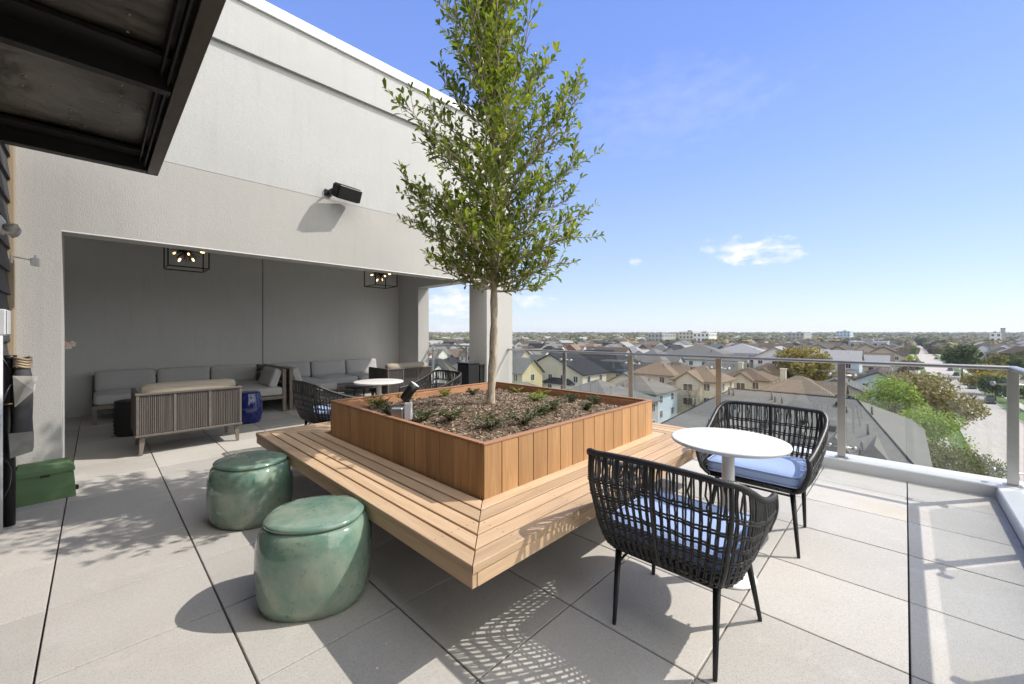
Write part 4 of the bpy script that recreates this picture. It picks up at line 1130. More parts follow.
# ground sheet
m = NT('city_ground'); co = m.co
a = m.noise(.035, 4, .6); a2 = m.noise(.25, 5, .6)
c = m.mix(m.ramp(a, [(.42, 0), (.58, 1)]), (.085, .10, .04), (.19, .17, .13))
c = m.mix(m.ramp(a2, [(.4, 0), (.7, .7)]), c, (.26, .245, .22)); m.color(c); m.rough(.95); M['cground'] = m.mat
b = MB(); 
b.add([(-2500, -3500, GZ), (5000, -3500, GZ), (5000, 5000, GZ), (-2500, 5000, GZ)], [(0, 1, 2, 3)])
tag(b.build('ground', M['cground']), kind='structure')
m = NT('concrete_road'); a = m.noise(.2, 5, .6); a2 = m.noise(3, 4, .6, co=m.map((.05, 1, 1)))
c = m.mix(a, (.33, .30, .27), (.42, .385, .345)); c = m.mix(m.math('MULTIPLY', m.ramp(a2, [(.5, 0), (.7, 1)]), .35), c, (.22, .20, .185)); m.color(c); m.rough(.9); M['road'] = m.mat
M['asph'] = plain('asphalt_lane', (.12, .12, .118), .9, var=.2, scale=.5)
M['pave'] = plain('pavement', (.40, .38, .35), .9, var=.12, scale=.6)
M['lawn'] = plain('lawn_grass', (.07, .12, .03), .95, var=.4, scale=.8)
RY0, RY1 = -17.0, -7.5
b = MB(); b.box(20, RY0, GZ-.1, 1500, RY1, GZ+.02); tag(b.build('road', M['road']), kind='structure')
b = MB(); b.box(20, RY1+.002, GZ-.1, 1500, RY1+.15, GZ+.15); b.box(20, RY0-.15, GZ-.1, 1500, RY0-.002, GZ+.15); tag(b.build('road_kerb', M['pave']), kind='structure')
b = MB(); b.box(20, RY1+2.2, GZ-.1, 1500, RY1+3.7, GZ+.06); b.box(20, RY0-4.5, GZ-.1, 1500, RY0-3.0, GZ+.06); tag(b.build('pavement', M['pave']), kind='structure')
b = MB(); b.box(20, RY1+.16, GZ-.1, 1500, RY1+2.19, GZ+.03); b.box(20, RY0-2.99, GZ-.1, 1500, RY0-.16, GZ+.03); b.box(60, RY0-12, GZ-.1, 900, RY0-4.51, GZ+.03)
tag(b.build('lawn', M['lawn']), kind='structure')
b = MB()
for k, yy in enumerate((48, 92, 140, 200, 270, 350)): b.box(30, yy, GZ-.1, 700, yy+6, GZ+.012)
for k, xx in enumerate((86, 150, 230, 330)): b.box(xx, RY1+3.8, GZ-.1, xx+6, 500, GZ+.016)
for k, xx in enumerate((130, 250)): b.box(xx, -300, GZ-.1, xx+7, RY0-12.1, GZ+.016)
tag(b.build('side_street', M['asph']), kind='structure')

# roofs and walls
def roofmat(name, c):
    m = NT(name); a = m.noise(2.0, 5, .7); f = m.noise(3.0, 4, .7, co=m.map((1, 1, 9)))
    cc = m.mix(a, [x*.72 for x in c], [x*1.2 for x in c]); cc = m.mix(m.ramp(f, [(.42, 0), (.62, .7)]), cc, [x*.65 for x in c])
    m.color(cc); m.rough(.92); m.b.inputs['Specular IOR Level'].default_value = .2; return m.mat
RC = {'grey': (.15, .147, .138), 'charcoal': (.032, .033, .037), 'brown': (.13, .10, .078), 'tan': (.20, .155, .115), 'dark brown': (.075, .06, .052), 'pale grey': (.28, .28, .28), 'slate blue': (.10, .12, .15)}
WC = {'white': (.62, .61, .58), 'cream': (.50, .46, .36), 'tan': (.36, .32, .245), 'grey': (.30, .31, .31), 'pale blue': (.38, .46, .54), 'brick red': (.20, .09, .065), 'yellow': (.42, .365, .215)}
for k, c in RC.items(): M['roof '+k] = roofmat('roof_'+k.replace(' ', '_'), c)
for k, c in WC.items(): M['wall '+k] = plain('wall_'+k.replace(' ', '_'), c, .85, var=.08, scale=.6)
M['winglass'] = plain('dark_window', (.035, .042, .05), .15, var=.2); M['wintrim'] = plain('window_trim', (.6, .6, .58), .6, var=.02)
M['pipe'] = plain('vent_pipe', (.08, .08, .08), .6); M['copper'] = plain('yellow_flashing', (.45, .38, .12), .6)

def wallmesh(b, w, l, h, ridge, ax, mi=0):
    x, y = w/2, l/2
    b.box(-x, -y, 0, x, y, h, mi)
    if ax == 'x':
        for s in (-1, 1): b.add([(s*x, -y, h), (s*x, y, h), (s*x, 0, ridge), (s*(x-.15), -y, h), (s*(x-.15), y, h), (s*(x-.15), 0, ridge)], [(0, 1, 2), (3, 5, 4), (0, 2, 5, 3), (1, 4, 5, 2)], mi)
    elif ax == 'y':
        for s in (-1, 1): b.add([(-x, s*y, h), (x, s*y, h), (0, s*y, ridge), (-x, s*(y-.15), h), (x, s*(y-.15), h), (0, s*(y-.15), ridge)], [(0, 1, 2), (3, 5, 4), (0, 2, 5, 3), (1, 4, 5, 2)], mi)
    return b
def roofmesh(b, w, l, h, ridge, ax, ov=.5, th=.22, mi=0, hk=1.0):
    """gable ('x','y'), hip ('hx','hy') or shed ('sx','sy') roof"""
    x, y = w/2+ov, l/2+ov
    z0 = h-(ridge-h)*ov/((l/2) if ax in ('x', 'hx', 'hy') else (w/2)) if ax in ('x', 'y', 'hx', 'hy') else h
    if ax == 'x': top = [[(-x, -y, z0), (x, -y, z0), (x, 0, ridge), (-x, 0, ridge)], [(-x, 0, ridge), (x, 0, ridge), (x, y, z0), (-x, y, z0)]]
    elif ax == 'y': top = [[(-x, -y, z0), (0, -y, ridge), (0, y, ridge), (-x, y, z0)], [(0, -y, ridge), (x, -y, z0), (x, y, z0), (0, y, ridge)]]
    elif ax == 'hx':
        r_ = max(.2, x-y*hk); top = [[(-x, -y, z0), (x, -y, z0), (r_, 0, ridge), (-r_, 0, ridge)], [(-r_, 0, ridge), (r_, 0, ridge), (x, y, z0), (-x, y, z0)], [(-x, -y, z0), (-r_, 0, ridge), (-x, y, z0)], [(x, -y, z0), (x, y, z0), (r_, 0, ridge)]]
    elif ax == 'hy':
        r_ = max(.2, y-x*hk); top = [[(-x, -y, z0), (0, -r_, ridge), (0, r_, ridge), (-x, y, z0)], [(0, -r_, ridge), (x, -y, z0), (x, y, z0), (0, r_, ridge)], [(-x, -y, z0), (x, -y, z0), (0, -r_, ridge)], [(-x, y, z0), (0, r_, ridge), (x, y, z0)]]
    elif ax == 'sx': top = [[(-x, -y, z0), (x, -y, ridge), (x, y, ridge), (-x, y, z0)]]
    elif ax == 'sy': top = [[(-x, -y, z0), (x, -y, z0), (x, y, ridge), (-x, y, ridge)]]
    for q in top:
        n = len(q); vs = [(p[0], p[1], p[2]+th) for p in q]+[p for p in q]
        b.add(vs, [tuple(range(n)), tuple(range(n, 2*n))[::-1]]+[(i+n, (i+1) % n+n, (i+1) % n, i) for i in range(n)], mi)
    return b
def mkwin(parent, x, y, z, w, h, face):
    """window on the face 'w' (-X) or 's' (-Y)"""
    b = MB()
    t_ = .09; 
    if face == 's':
        b.box(x-w/2-t_, y-.07, z-t_, x+w/2+t_, y-.0, z); b.box(x-w/2-t_, y-.07, z+h, x+w/2+t_, y-.0, z+h+t_)
        b.box(x-w/2-t_, y-.068, z+.001, x-w/2, y, z+h-.001); b.box(x+w/2, y-.068, z+.001, x+w/2+t_, y, z+h-.001); b.box(x-.03, y-.06, z+.001, x+.03, y-.03, z+h-.001)
    else:
        b.box(x-.07, y-w/2-t_, z-t_, x, y+w/2+t_, z); b.box(x-.07, y-w/2-t_, z+h, x, y+w/2+t_, z+h+t_)
        b.box(x-.068, y-w/2-t_, z+.001, x, y-w/2, z+h-.001); b.box(x-.068, y+w/2, z+.001, x, y+w/2+t_, z+h-.001); b.box(x-.06, y-.03, z+.001, x-.03, y+.03, z+h-.001)
    o = b.build('window', M['wintrim'], parent)
    b = MB()
    if face == 's': b.box(x-w/2, y-.025, z, x+w/2, y-.004, z+h)
    else: b.box(x-.025, y-w/2, z, x-.004, y+w/2, z+h)
    b.build('pane', M['winglass'], o)
def house(name, label, cat, x, y, w, l, eave, ridge, ax, roof, wall, group=None, wins=True, rz=0, chim=None, floors=None, gable=None, hk=1.0):
    t_ = thing(name, label, cat, (x, y, GZ), rz, group)
    h = eave; gab = ax if ax in 'xy' else None
    b = wallmesh(MB(), w, l, h, ridge, gab or '')
    if ax == 'sx': b.add([(-w/2, -l/2+.01, h), (w/2, -l/2+.01, ridge), (w/2, -l/2+.01, h), (-w/2, l/2-.01, h), (w/2, l/2-.01, ridge), (w/2, l/2-.01, h)], [(0, 2, 1), (3, 4, 5), (1, 2, 5, 4)])
    if ax == 'sy': b.add([(-w/2+.01, -l/2, h), (-w/2+.01, l/2, ridge), (-w/2+.01, l/2, h), (w/2-.01, -l/2, h), (w/2-.01, l/2, ridge), (w/2-.01, l/2, h)], [(0, 1, 2), (3, 5, 4), (1, 4, 5, 2)])
    b.build('wall', M['wall '+wall], t_)
    rb = roofmesh(MB(), w, l, h, ridge, ax, hk=hk)
    if gable:   # a cross gable towards -Y or -X: (side, offset, width, depth)
        for (sd, off, gw, gd) in gable:
            rz_ = ridge-.4
            gh = h + min(rz_-h, gw*.35)
            if sd == 's':
                yy = -l/2-gd
                b = MB(); b.box(off-gw/2, yy, 0, off+gw/2, -l/2-.005, h); b.add([(off-gw/2, yy, h), (off+gw/2, yy, h), (off, yy, gh), (off-gw/2, yy+.2, h), (off+gw/2, yy+.2, h), (off, yy+.2, gh)], [(0, 1, 2), (3, 5, 4), (0, 2, 5, 3), (1, 4, 5, 2)]); b.build('wing_wall', M['wall '+wall], t_)
                for s in (-1, 1):
                    q = [(off+s*(gw/2+.4), yy-.4, h-.25), (off, yy-.4, gh+.02), (off, 0, gh+.02), (off+s*(gw/2+.4), 0, h-.25)]
                    vs = [(p[0], p[1], p[2]+.2) for p in q]+q; rb.add(vs, [(0, 1, 2, 3), (7, 6, 5, 4)]+[(i+4, (i+1) % 4+4, (i+1) % 4, i) for i in range(4)])
                if wins: mkwin(t_, off, yy, h-2.0, min(1.8, gw*.4), 1.3, 's'); mkwin(t_, off, yy, h-4.8, min(1.8, gw*.4), 1.3, 's')
            else:
                xx = -w/2-gd
                b = MB(); b.box(xx, off-gw/2, 0, -w/2-.005, off+gw/2, h); b.add([(xx, off-gw/2, h), (xx, off+gw/2, h), (xx, off, gh), (xx+.2, off-gw/2, h), (xx+.2, off+gw/2, h), (xx+.2, off, gh)], [(0, 2, 1), (3, 4, 5), (0, 3, 5, 2), (1, 2, 5, 4)]); b.build('wing_wall', M['wall '+wall], t_)
                for s in (-1, 1):
                    q = [(xx-.4, off+s*(gw/2+.4), h-.25), (xx-.4, off, gh+.02), (0, off, gh+.02), (0, off+s*(gw/2+.4), h-.25)]
                    vs = [(p[0], p[1], p[2]+.2) for p in q]+q; rb.add(vs, [(0, 1, 2, 3), (7, 6, 5, 4)]+[(i+4, (i+1) % 4+4, (i+1) % 4, i) for i in range(4)])
                if wins: mkwin(t_, xx, off, h-2.0, min(1.8, gw*.4), 1.3, 'w'); mkwin(t_, xx, off, h-4.8, min(1.8, gw*.4), 1.3, 'w')
    rf = rb.build('roof', M['roof '+roof], t_)
    if chim:
        b = MB(); cx, cy = chim; b.box(cx-.45, cy-.45, h-1, cx+.45, cy+.45, ridge+1.0); b.box(cx-.55, cy-.55, ridge+1.001, cx+.55, cy+.55, ridge+1.2); b.build('chimney', M['wall '+('cream' if wall != 'white' else 'white')], rf)
    if wins:
        fl = floors or max(1, int(h/2.9))
        nw = max(1, int(w/3.6)); nl = max(1, int(l/3.6))
        for f in range(fl):
            z = h-(f+1)*2.8+.9
            if z < .5: break
            for i in range(nw): mkwin(t_, -w/2+w*(i+.5)/nw, -l/2, z, 1.1, 1.35, 's')
            for i in range(nl): mkwin(t_, -w/2, -l/2+l*(i+.5)/nl, z, 1.1, 1.35, 'w')
    b = MB()
    for k in range(2 if w < 14 else 5):
        q = rnd.uniform(-.3, .3)*w; q2 = -l*.18 if ax in ('x', 'hx') else rnd.uniform(-.3, .3)*l
        zz = h+(ridge-h)*.45
        b.tube([(q, q2, zz), (q, q2, zz+1.2)], .09, 5)
    if ax in ('x', 'hx', 'hy', 'y') and wins: b.build('vent_pipe', M['pipe'], rf)
    return t_

occ = []
def occupy(x, y, w, l): occ.append((x-w/2-1.5, y-l/2-1.5, x+w/2+1.5, y+l/2+1.5))
def free(x, y, w, l): return all(x+w/2 < a or x-w/2 > c or y+l/2 < b_ or y-l/2 > d for a, b_, c, d in occ)
def hs_(*a, **k):
    occupy(a[3], a[4], a[5], a[6]); return house(*a, **k)
# --- hand placed nearer houses ------------------------------------------------
hs_('apartment_building', 'large grey shingle hip roof of the nearest block, directly below the terrace', 'building', 57, 9.8, 30, 22, 6.6, 10.7, 'hy', 'grey', 'tan', wins=True, hk=.35, gable=[('w', 3, 7, 2)])

bld = [o for o in COL.objects if o.get('label', '').startswith('large grey shingle')][0]
b = MB(); r_ = random.Random(4)
def hipz(x, y):   # height on the big roof, local coordinates
    zx = 10.7-(10.7-6.45)*abs(x)/15.5; zy = 10.7-(10.7-6.45)*max(0, abs(y)-6.1)/(11.5-6.1); return min(zx, zy)+.22
for k in range(16):
    x, y = r_.uniform(-14, -1), r_.uniform(-9, 9); z = hipz(x, y)
    b = MB(); b.tube([(x, y, z-.1), (x, y, z+r_.uniform(.5, 1.0))], .10, 6); b.build('vent_pipe', M['pipe'], bld)
for k in range(5):
    x, y = r_.uniform(-12, -2), r_.uniform(-8, 8); z = hipz(x, y)
    b = MB(); b.box(x-.35, y-.35, z-.1, x+.35, y+.35, z+.35); b.build('roof_vent', M['roof charcoal'], bld)
for sg in (-1, 1):
    b = MB(); b.tube([(0, sg*6.1, 10.92), (-15.5, sg*11.5, 6.67)], .09, 5); b.build('hip_cap', M['roof charcoal'], bld)
b = MB(); b.tube([(0, -6.1, 10.92), (0, 6.1, 10.92)], .09, 5); b.build('ridge_cap', M['roof charcoal'], bld)
for sg in (-1, 1):
    b = MB(); b.tube([(-15.0-.1, 3+sg*3.7, 6.75), (-7.5, 3, hipz(-7.5, 3)+.02)], .12, 4); b.build('flashing', M['copper'], bld)
for k, yy in enumerate((-8.0, -5.4, -2.8)):
    b = MB(); x0 = -12.5+k*.6
    zc_ = hipz(x0, yy)
    vs = [(x0, yy-1.3, zc_-.3), (x0, yy+1.3, zc_-.3), (x0, yy, zc_+1.3), (x0+5.0, yy, zc_+1.3)]
    b.add(vs, [(0, 2, 1), (0, 3, 2), (1, 2, 3)]); b.build('dormer', M['roof grey'], bld)
near = [
 # px, d, w, l, eave, ridge, ax, roof, wall, chim, gable, label
 (660, 96, 11, 12, 9.4, 12.6, 'hx', 'tan', 'cream', None, [('s', 1, 6, 1.5)], 'cream house with tan hip roof just right of the third railing post'),
 (703, 88, 11, 11, 9.2, 12.4, 'hy', 'tan', 'cream', None, [('w', 1, 6, 1.5)], 'cream house with tan hip roof in front of the fourth railing post'),
 (748, 92, 10, 12, 8.6, 11.4, 'hx', 'brown', 'cream', (2, 2), [('w', 0, 5, 1.5)], 'cream house with brown roof and white chimney above the far armchair'),
 (799, 84, 11, 12, 8.2, 11.2, 'hy', 'tan', 'cream', (3, 3), [('s', 0, 6, 1.5)], 'cream house with tan roof and tall chimney behind the far armchair'),
 (838, 80, 10, 11, 7.6, 10.4, 'x', 'grey', 'cream', None, [('w', 1, 6, 1.2)], 'cream house with grey gabled roof behind the second railing post from the corner'),
 (640, 90, 12, 13, 7.6, 10.6, 'hx', 'grey', 'pale blue', None, None, 'pale blue house with wide grey hip roof beyond the right corner of the planter'),
 (598, 74, 15, 15, 6.4, 9.8, 'hx', 'grey', 'grey', None, [('w', -3, 5, 1.2)], 'low house under a broad grey hip roof right of the second railing post'),
 (600, 112, 16, 24, 8.6, 13.4, 'hy', 'charcoal', 'cream', None, None, 'cream walled house with very large charcoal roof seen over the mulch'),
 (563, 104, 12, 22, 9.4, 14.2, 'x', 'charcoal', 'cream', None, None, 'steep blue black roof left of the second railing post'),
 (548, 66, 8, 9, 6.8, 9.2, 'sx', 'grey', 'white', None, None, 'white townhouse with single slope roof behind the second railing post'),
 (528, 70, 8, 8, 6.8, 9.0, 'sy', 'grey', 'white', None, None, 'white townhouse with single slope roof by the wall end of the railing'),
 (582, 62, 8, 9, 5.6, 7.8, 'sx', 'grey', 'white', None, None, 'smaller white townhouse with single slope roof low behind the planter rim'),
 (520, 92, 8, 9, 10.2, 13.6, 'y', 'grey', 'yellow', None, None, 'yellow gabled house nearest the end of the stucco pier'),
 (543, 96, 8, 9, 10.0, 13.2, 'y', 'grey', 'yellow', None, None, 'yellow gabled house second from the stucco pier'),
 (655, 128, 14, 12, 9.4, 13.0, 'hx', 'grey', 'pale blue', None, [('s', 0, 5, 2)], 'pale blue house with white gable above the tan roofs'),
 (612, 140, 10, 12, 9.0, 13.2, 'y', 'brown', 'white', None, [('s', 0, 5, 1)], 'white gabled house beyond the large charcoal roof'),
 (700, 130, 16, 28, 9.8, 14.4, 'hx', 'grey', 'white', None, [('s', -4, 5, 1.5), ('s', 4, 5, 1.5)], 'white three storey house with long grey roof left of the fourth railing post'),
 (742, 138, 16, 26, 9.8, 14.4, 'hx', 'pale grey', 'white', None, [('s', -4, 5, 1.5), ('s', 4, 5, 1.5)], 'white three storey house with pale grey roof and bare tree in front'),
 (778, 128, 9, 11, 11, 14, 'x', 'pale grey', 'white', None, None, 'tall narrow white house left of the autumn tree'),
 (678, 106, 10, 10, 8.6, 11.8, 'hx', 'brown', 'cream', None, [('s', 0, 5, 1.2)], 'cream house with brown roof half hidden between the two tan roofed houses'),
 (726, 108, 10, 11, 8.4, 11.6, 'y', 'grey', 'cream', None, None, 'cream house with grey gabled roof directly right of the fourth railing post'),
 (680, 74, 9, 10, 6.4, 9.0, 'hx', 'grey', 'tan', None, [('w', 0, 4, 1.0)], 'small tan house with grey hip roof just beyond the planter corner'),
 (632, 84, 9, 10, 7.0, 9.8, 'x', 'grey', 'cream', None, [('s', 0, 4, 1.0)], 'small cream house with grey gabled roof behind the third railing post'),
 (768, 100, 10, 10, 8.0, 11.0, 'hx', 'brown', 'tan', None, [('w', 0, 4.5, 1.2)], 'tan house with brown hip roof in front of the autumn tree'),
 (566, 82, 9, 9, 7.2, 9.8, 'hy', 'charcoal', 'white', None, None, 'white house with charcoal hip roof right of the second railing post'),
 (592, 96, 9, 9, 7.4, 10.2, 'y', 'pale grey', 'white', None, None, 'white gabled house with pale grey roof between the second and third posts'),
 (840, 128, 13, 10, 9.6, 12.6, 'y', 'pale grey', 'pale blue', None, None, 'pale blue house with white window row, right of the autumn tree'),
 (880, 106, 24, 9, 6.4, 8.6, 'x', 'dark brown', 'pale blue', None, None, 'long low building with pale blue wall below the handrail'),
 (848, 100, 22, 12, 4.4, 7.6, 'hx', 'dark brown', 'tan', None, None, 'low tan building with dark brown roof left of the green tree'),
]
for (px, d, w, l, e, r_, ax, rf, wl, ch_, gb, lb_) in near:
    if d < 118 and w < 14: w *= .84; l *= .84; e -= .6; r_ -= 1.2
    if gb and d < 118: gb = [(s_, o_*.8, gw*.8, gd) for s_, o_, gw, gd in gb]
    x, y = px_loc(px, d)
    if not free(x, y, w, l):
        for dd in (3, -3, 6, -6, 9, -9, 12, 15):
            x, y = px_loc(px, d+dd)
            if free(x, y, w, l): break
    hs_('townhouse' if 'townhouse' in lb_ else 'house', lb_, 'house', x, y, w, l, e, r_, ax, rf, wl, 'houses below the terrace', chim=ch_, gable=gb)
# long rows and big blocks farther off
def block(name, label, cat, px, d, w, l, h, wall, roof='flat', floors=3, par=.6):
    x, y = px_loc(px, d); occupy(x, y, w, l)
    t_ = thing(name, label, cat, (x, y, GZ)); b = MB(); b.box(-w/2, -l/2, 0, w/2, l/2, h); b.build('wall', M['wall '+wall], t_)
    b = MB(); q = .35
    b.box(-w/2-.1, -l/2-.1, h+.002, w/2+.1, -l/2+q, h+par); b.box(-w/2-.1, l/2-q, h+.002, w/2+.1, l/2+.1, h+par); b.box(-w/2-.1, -l/2+q+.002, h+.002, -w/2+q, l/2-q-.002, h+par); b.box(w/2-q, -l/2+q+.002, h+.002, w/2+.1, l/2-q-.002, h+par)
    b.build('parapet', M['wall '+wall], t_)
    b = MB(); b.box(-w/2+q+.01, -l/2+q+.01, h+.003, w/2-q-.01, l/2-q-.01, h+.1); b.box(-w*.1, -l*.1, h+.11, w*.12, l*.12, h+2.2); b.build('roof', M['roof pale grey'], t_)
    n = 0
    for f in range(floors):
        z = (f+.35)*h/floors
        for i in range(min(8, int(w/4))):
            mkwin(t_, -w/2+w*(i+.5)/min(8, int(w/4)), -l/2, z, 1.8, h/floors*.5, 's')
        for i in range(min(8, int(l/4))): mkwin(t_, -w/2, -l/2+l*(i+.5)/min(8, int(l/4)), z, 1.8, h/floors*.5, 'w')
    return t_
for i, (px, d, w, l, lb_) in enumerate([(800, 190, 30, 12, 'long dark brown townhouse row left of centre behind the autumn tree'), (842, 186, 30, 12, 'long dark brown townhouse row with white gables above the pale blue house'), (885, 182, 28, 12, 'long dark brown townhouse row nearest the street'),
                                      (822, 222, 30, 12, 'brown townhouse row one street behind, above the pale blue house'), (868, 226, 30, 12, 'brown townhouse row one street behind, close to the street')]):
    x, y = px_loc(px, d)
    hs_('townhouse_row', lb_, 'townhouses', x, y, w, l, 9.0, 12.4, 'x', 'dark brown', 'tan', 'dark brown townhouse rows', gable=[('s', -8, 4, 1), ('s', 3, 4, 1)])
block('apartment_building', 'wide pale grey low block with brown roof edge left of the street top', 'building', 870, 300, 60, 20, 12, 'grey')
block('apartment_building', 'white four storey block on the skyline right of centre', 'building', 705, 430, 24, 16, 18.5, 'white', floors=4)
block('apartment_building', 'dark grey block on the skyline above the third railing post', 'building', 662, 440, 34, 16, 17.8, 'grey', floors=4)
block('apartment_building', 'cream block on the skyline, left of the long white one', 'building', 690, 470, 24, 16, 20, 'cream', floors=5)
block('warehouse', 'long low white building among trees right of the skyline blocks', 'building', 750, 400, 70, 16, 9, 'white', floors=2)
block('apartment_building', 'pale block on the skyline above the autumn tree', 'building', 800, 560, 60, 18, 19, 'grey', floors=4)
block('apartment_building', 'blue grey block far on the skyline left of the street', 'building', 845, 700, 60, 18, 22, 'pale blue', floors=5)
block('church', 'white cube shaped building among the trees at the far right', 'building', 995, 430, 9, 8, 18.5, 'white', floors=4)
x, y = px_loc(1003, 436); t_ = thing('tower', 'slim grey tower rising beside the white building at the far right', 'tower', (x, y, GZ))
b = MB(); b.box(-1.5, -1.5, 0, 1.5, 1.5, 23.5); b.build('shaft', M['wall grey'], t_); b = MB(); b.box(-1.7, -1.7, 23.502, 1.7, 1.7, 24.2); b.build('cap', M['roof charcoal'], t_)
for px, d, hh in ((574, 900, 62), (738, 1200, 55), (995, 900, 40)):
    pass

# --- the rows of houses -------------------------------------------------------
rh = random.Random(11)
recs = []
variants = {}
def hv(w, l, e, r_, ax, roof, wall):
    key = (w, l, e, r_, ax, roof, wall)
    return key
shapes = [(8.5, 11, 7.4, 10.6, 'x'), (11, 8.5, 7.2, 10.4, 'y'), (9.5, 12, 8.2, 11.6, 'hy'), (12, 8.5, 8.4, 11.4, 'x'), (7.5, 13, 9.0, 12.0, 'y'), (10, 10, 6.0, 8.8, 'hx'), (14, 9, 8.8, 12.0, 'x')]
roofs = ['grey']*4+['charcoal']*3+['brown']*3+['tan']*2+['dark brown']*3+['pale grey']*3+['slate blue']
walls = ['white']*4+['cream']*4+['tan']*3+['grey']*2+['pale blue']*1+['brick red']*1
proto = {}
def far_house(x, y, si, roof, wall):
    w, l, e, r_, ax = shapes[si]
    k = (si, roof, wall)
    if k not in proto:
        t_ = thing('distant_house', None, 'house', (x, y, GZ))
        b = wallmesh(MB(), w, l, e, r_, ax if ax in 'xy' else ''); b.build('wall', M['wall '+wall], t_)
        rb = roofmesh(MB(), w, l, e, r_, ax)
        if si in (0, 2, 3, 6):
            off = w*.15; yy = -l/2-1.2; gh = e+2.2
            for s in (-1, 1):
                q = [(off+s*2.6, yy-.3, e-.2), (off, yy-.3, gh), (off, 0, gh), (off+s*2.6, 0, e-.2)]
                rb.add([(p[0], p[1], p[2]+.2) for p in q]+q, [(0, 1, 2, 3), (7, 6, 5, 4)]+[(i+4, (i+1) % 4+4, (i+1) % 4, i) for i in range(4)])
            b = MB(); b.box(off-2.3, yy, 0, off+2.3, -l/2-.01, e); b.add([(off-2.3, yy, e), (off+2.3, yy, e), (off, yy, gh)], [(0, 1, 2)]); b.build('wing_wall', M['wall '+('white' if si != 2 else wall)], t_)
        rb.build('roof', M['roof '+roof], t_)
        b = MB()
        for f in range(2):
            z = e-(f+1)*2.9+.9
            for i in range(3): b.box(-w/2+w*(i+.5)/3-.6, -l/2-.06, z, -w/2+w*(i+.5)/3+.6, -l/2-.005, z+1.4)
            for i in range(3): b.box(-w/2-.06, -l/2+l*(i+.5)/3-.6, z, -w/2-.005, -l/2+l*(i+.5)/3+.6, z+1.4)
        b.build('windows', M['winglass'], t_)
        proto[k] = t_; return t_
    return dup(proto[k], (x, y, GZ))
X = 60; nh = 0
cands = []
for ix in range(0, 72):
    for iy in range(-6, 72):
        x = 40+ix*13.0+(5 if iy % 2 else 0); y = -40+iy*15.5
        cands.append((x, y))
def view(x, y):
    d = .717*x+.697*y; s = .697*x-.717*y; return d, 512+404*s/max(d, 1)
cands.sort(key=lambda p: view(*p)[0])
for (x, y) in cands:
    x += rh.uniform(-2, 2); y += rh.uniform(-2, 2)
    d, px = view(x, y)
    if px > 640 and px < 905 and d < 136: continue
    if d < 95 or d > 520 or px < 415 or px > 1040: continue
    if RY0-16 < y < RY1+12: continue
    if px > 905 and rh.random() < .5: continue
    if px < 905 and rh.random() < .10+max(0, d-150)/420: continue
    if any(s_ - 4 < y < s_+10 for s_ in (48, 92, 140, 200)) and d < 200: y += 7
    si = rh.randrange(len(shapes)); w, l = shapes[si][:2]
    if not free(x, y, w, l): continue
    if nh >= 275: break
    occupy(x, y, w, l); nh += 1
    rf, wl = rh.choice(roofs), rh.choice(walls)
    recs.append((far_house(x, y, si, rf, wl), d, px, rf, wl, si))
def where(px):
    for lim, nm in ((516, 'left of the pier'), (560, 'between pier and second post'), (630, 'between second and third posts'), (719, 'between third and fourth posts'), (780, 'right of the fourth post'), (843, 'around the autumn tree'), (925, 'left of the street'), (2000, 'right of the street')):
        if px < lim: return nm
ORD = ['leftmost', 'second from left', 'third from left', 'fourth from left', 'fifth from left', 'sixth from left', 'seventh from left', 'eighth from left']
def band(d):
    for lim, nm in ((140, 'nearest'), (180, 'near'), (230, 'middle'), (300, 'far'), (390, 'farther'), (999, 'farthest')):
        if d < lim: return nm
from collections import defaultdict
dd_ = defaultdict(list)
for o, d, px, rf, wl, si in recs:
    kind = 'hipped' if shapes[si][4][0] == 'h' else 'gabled'
    dd_[f'{wl} house, {rf} {kind} roof, {band(d)} {where(px)}'].append((px, d, o))
for k, v in dd_.items():
    v.sort(key=lambda q: q[0])
    for i, (px, d, o) in enumerate(v):
        o['group'] = 'rows of houses below the terrace'; o['label'] = k if len(v) == 1 else f'{k}, {ORD[i]}'

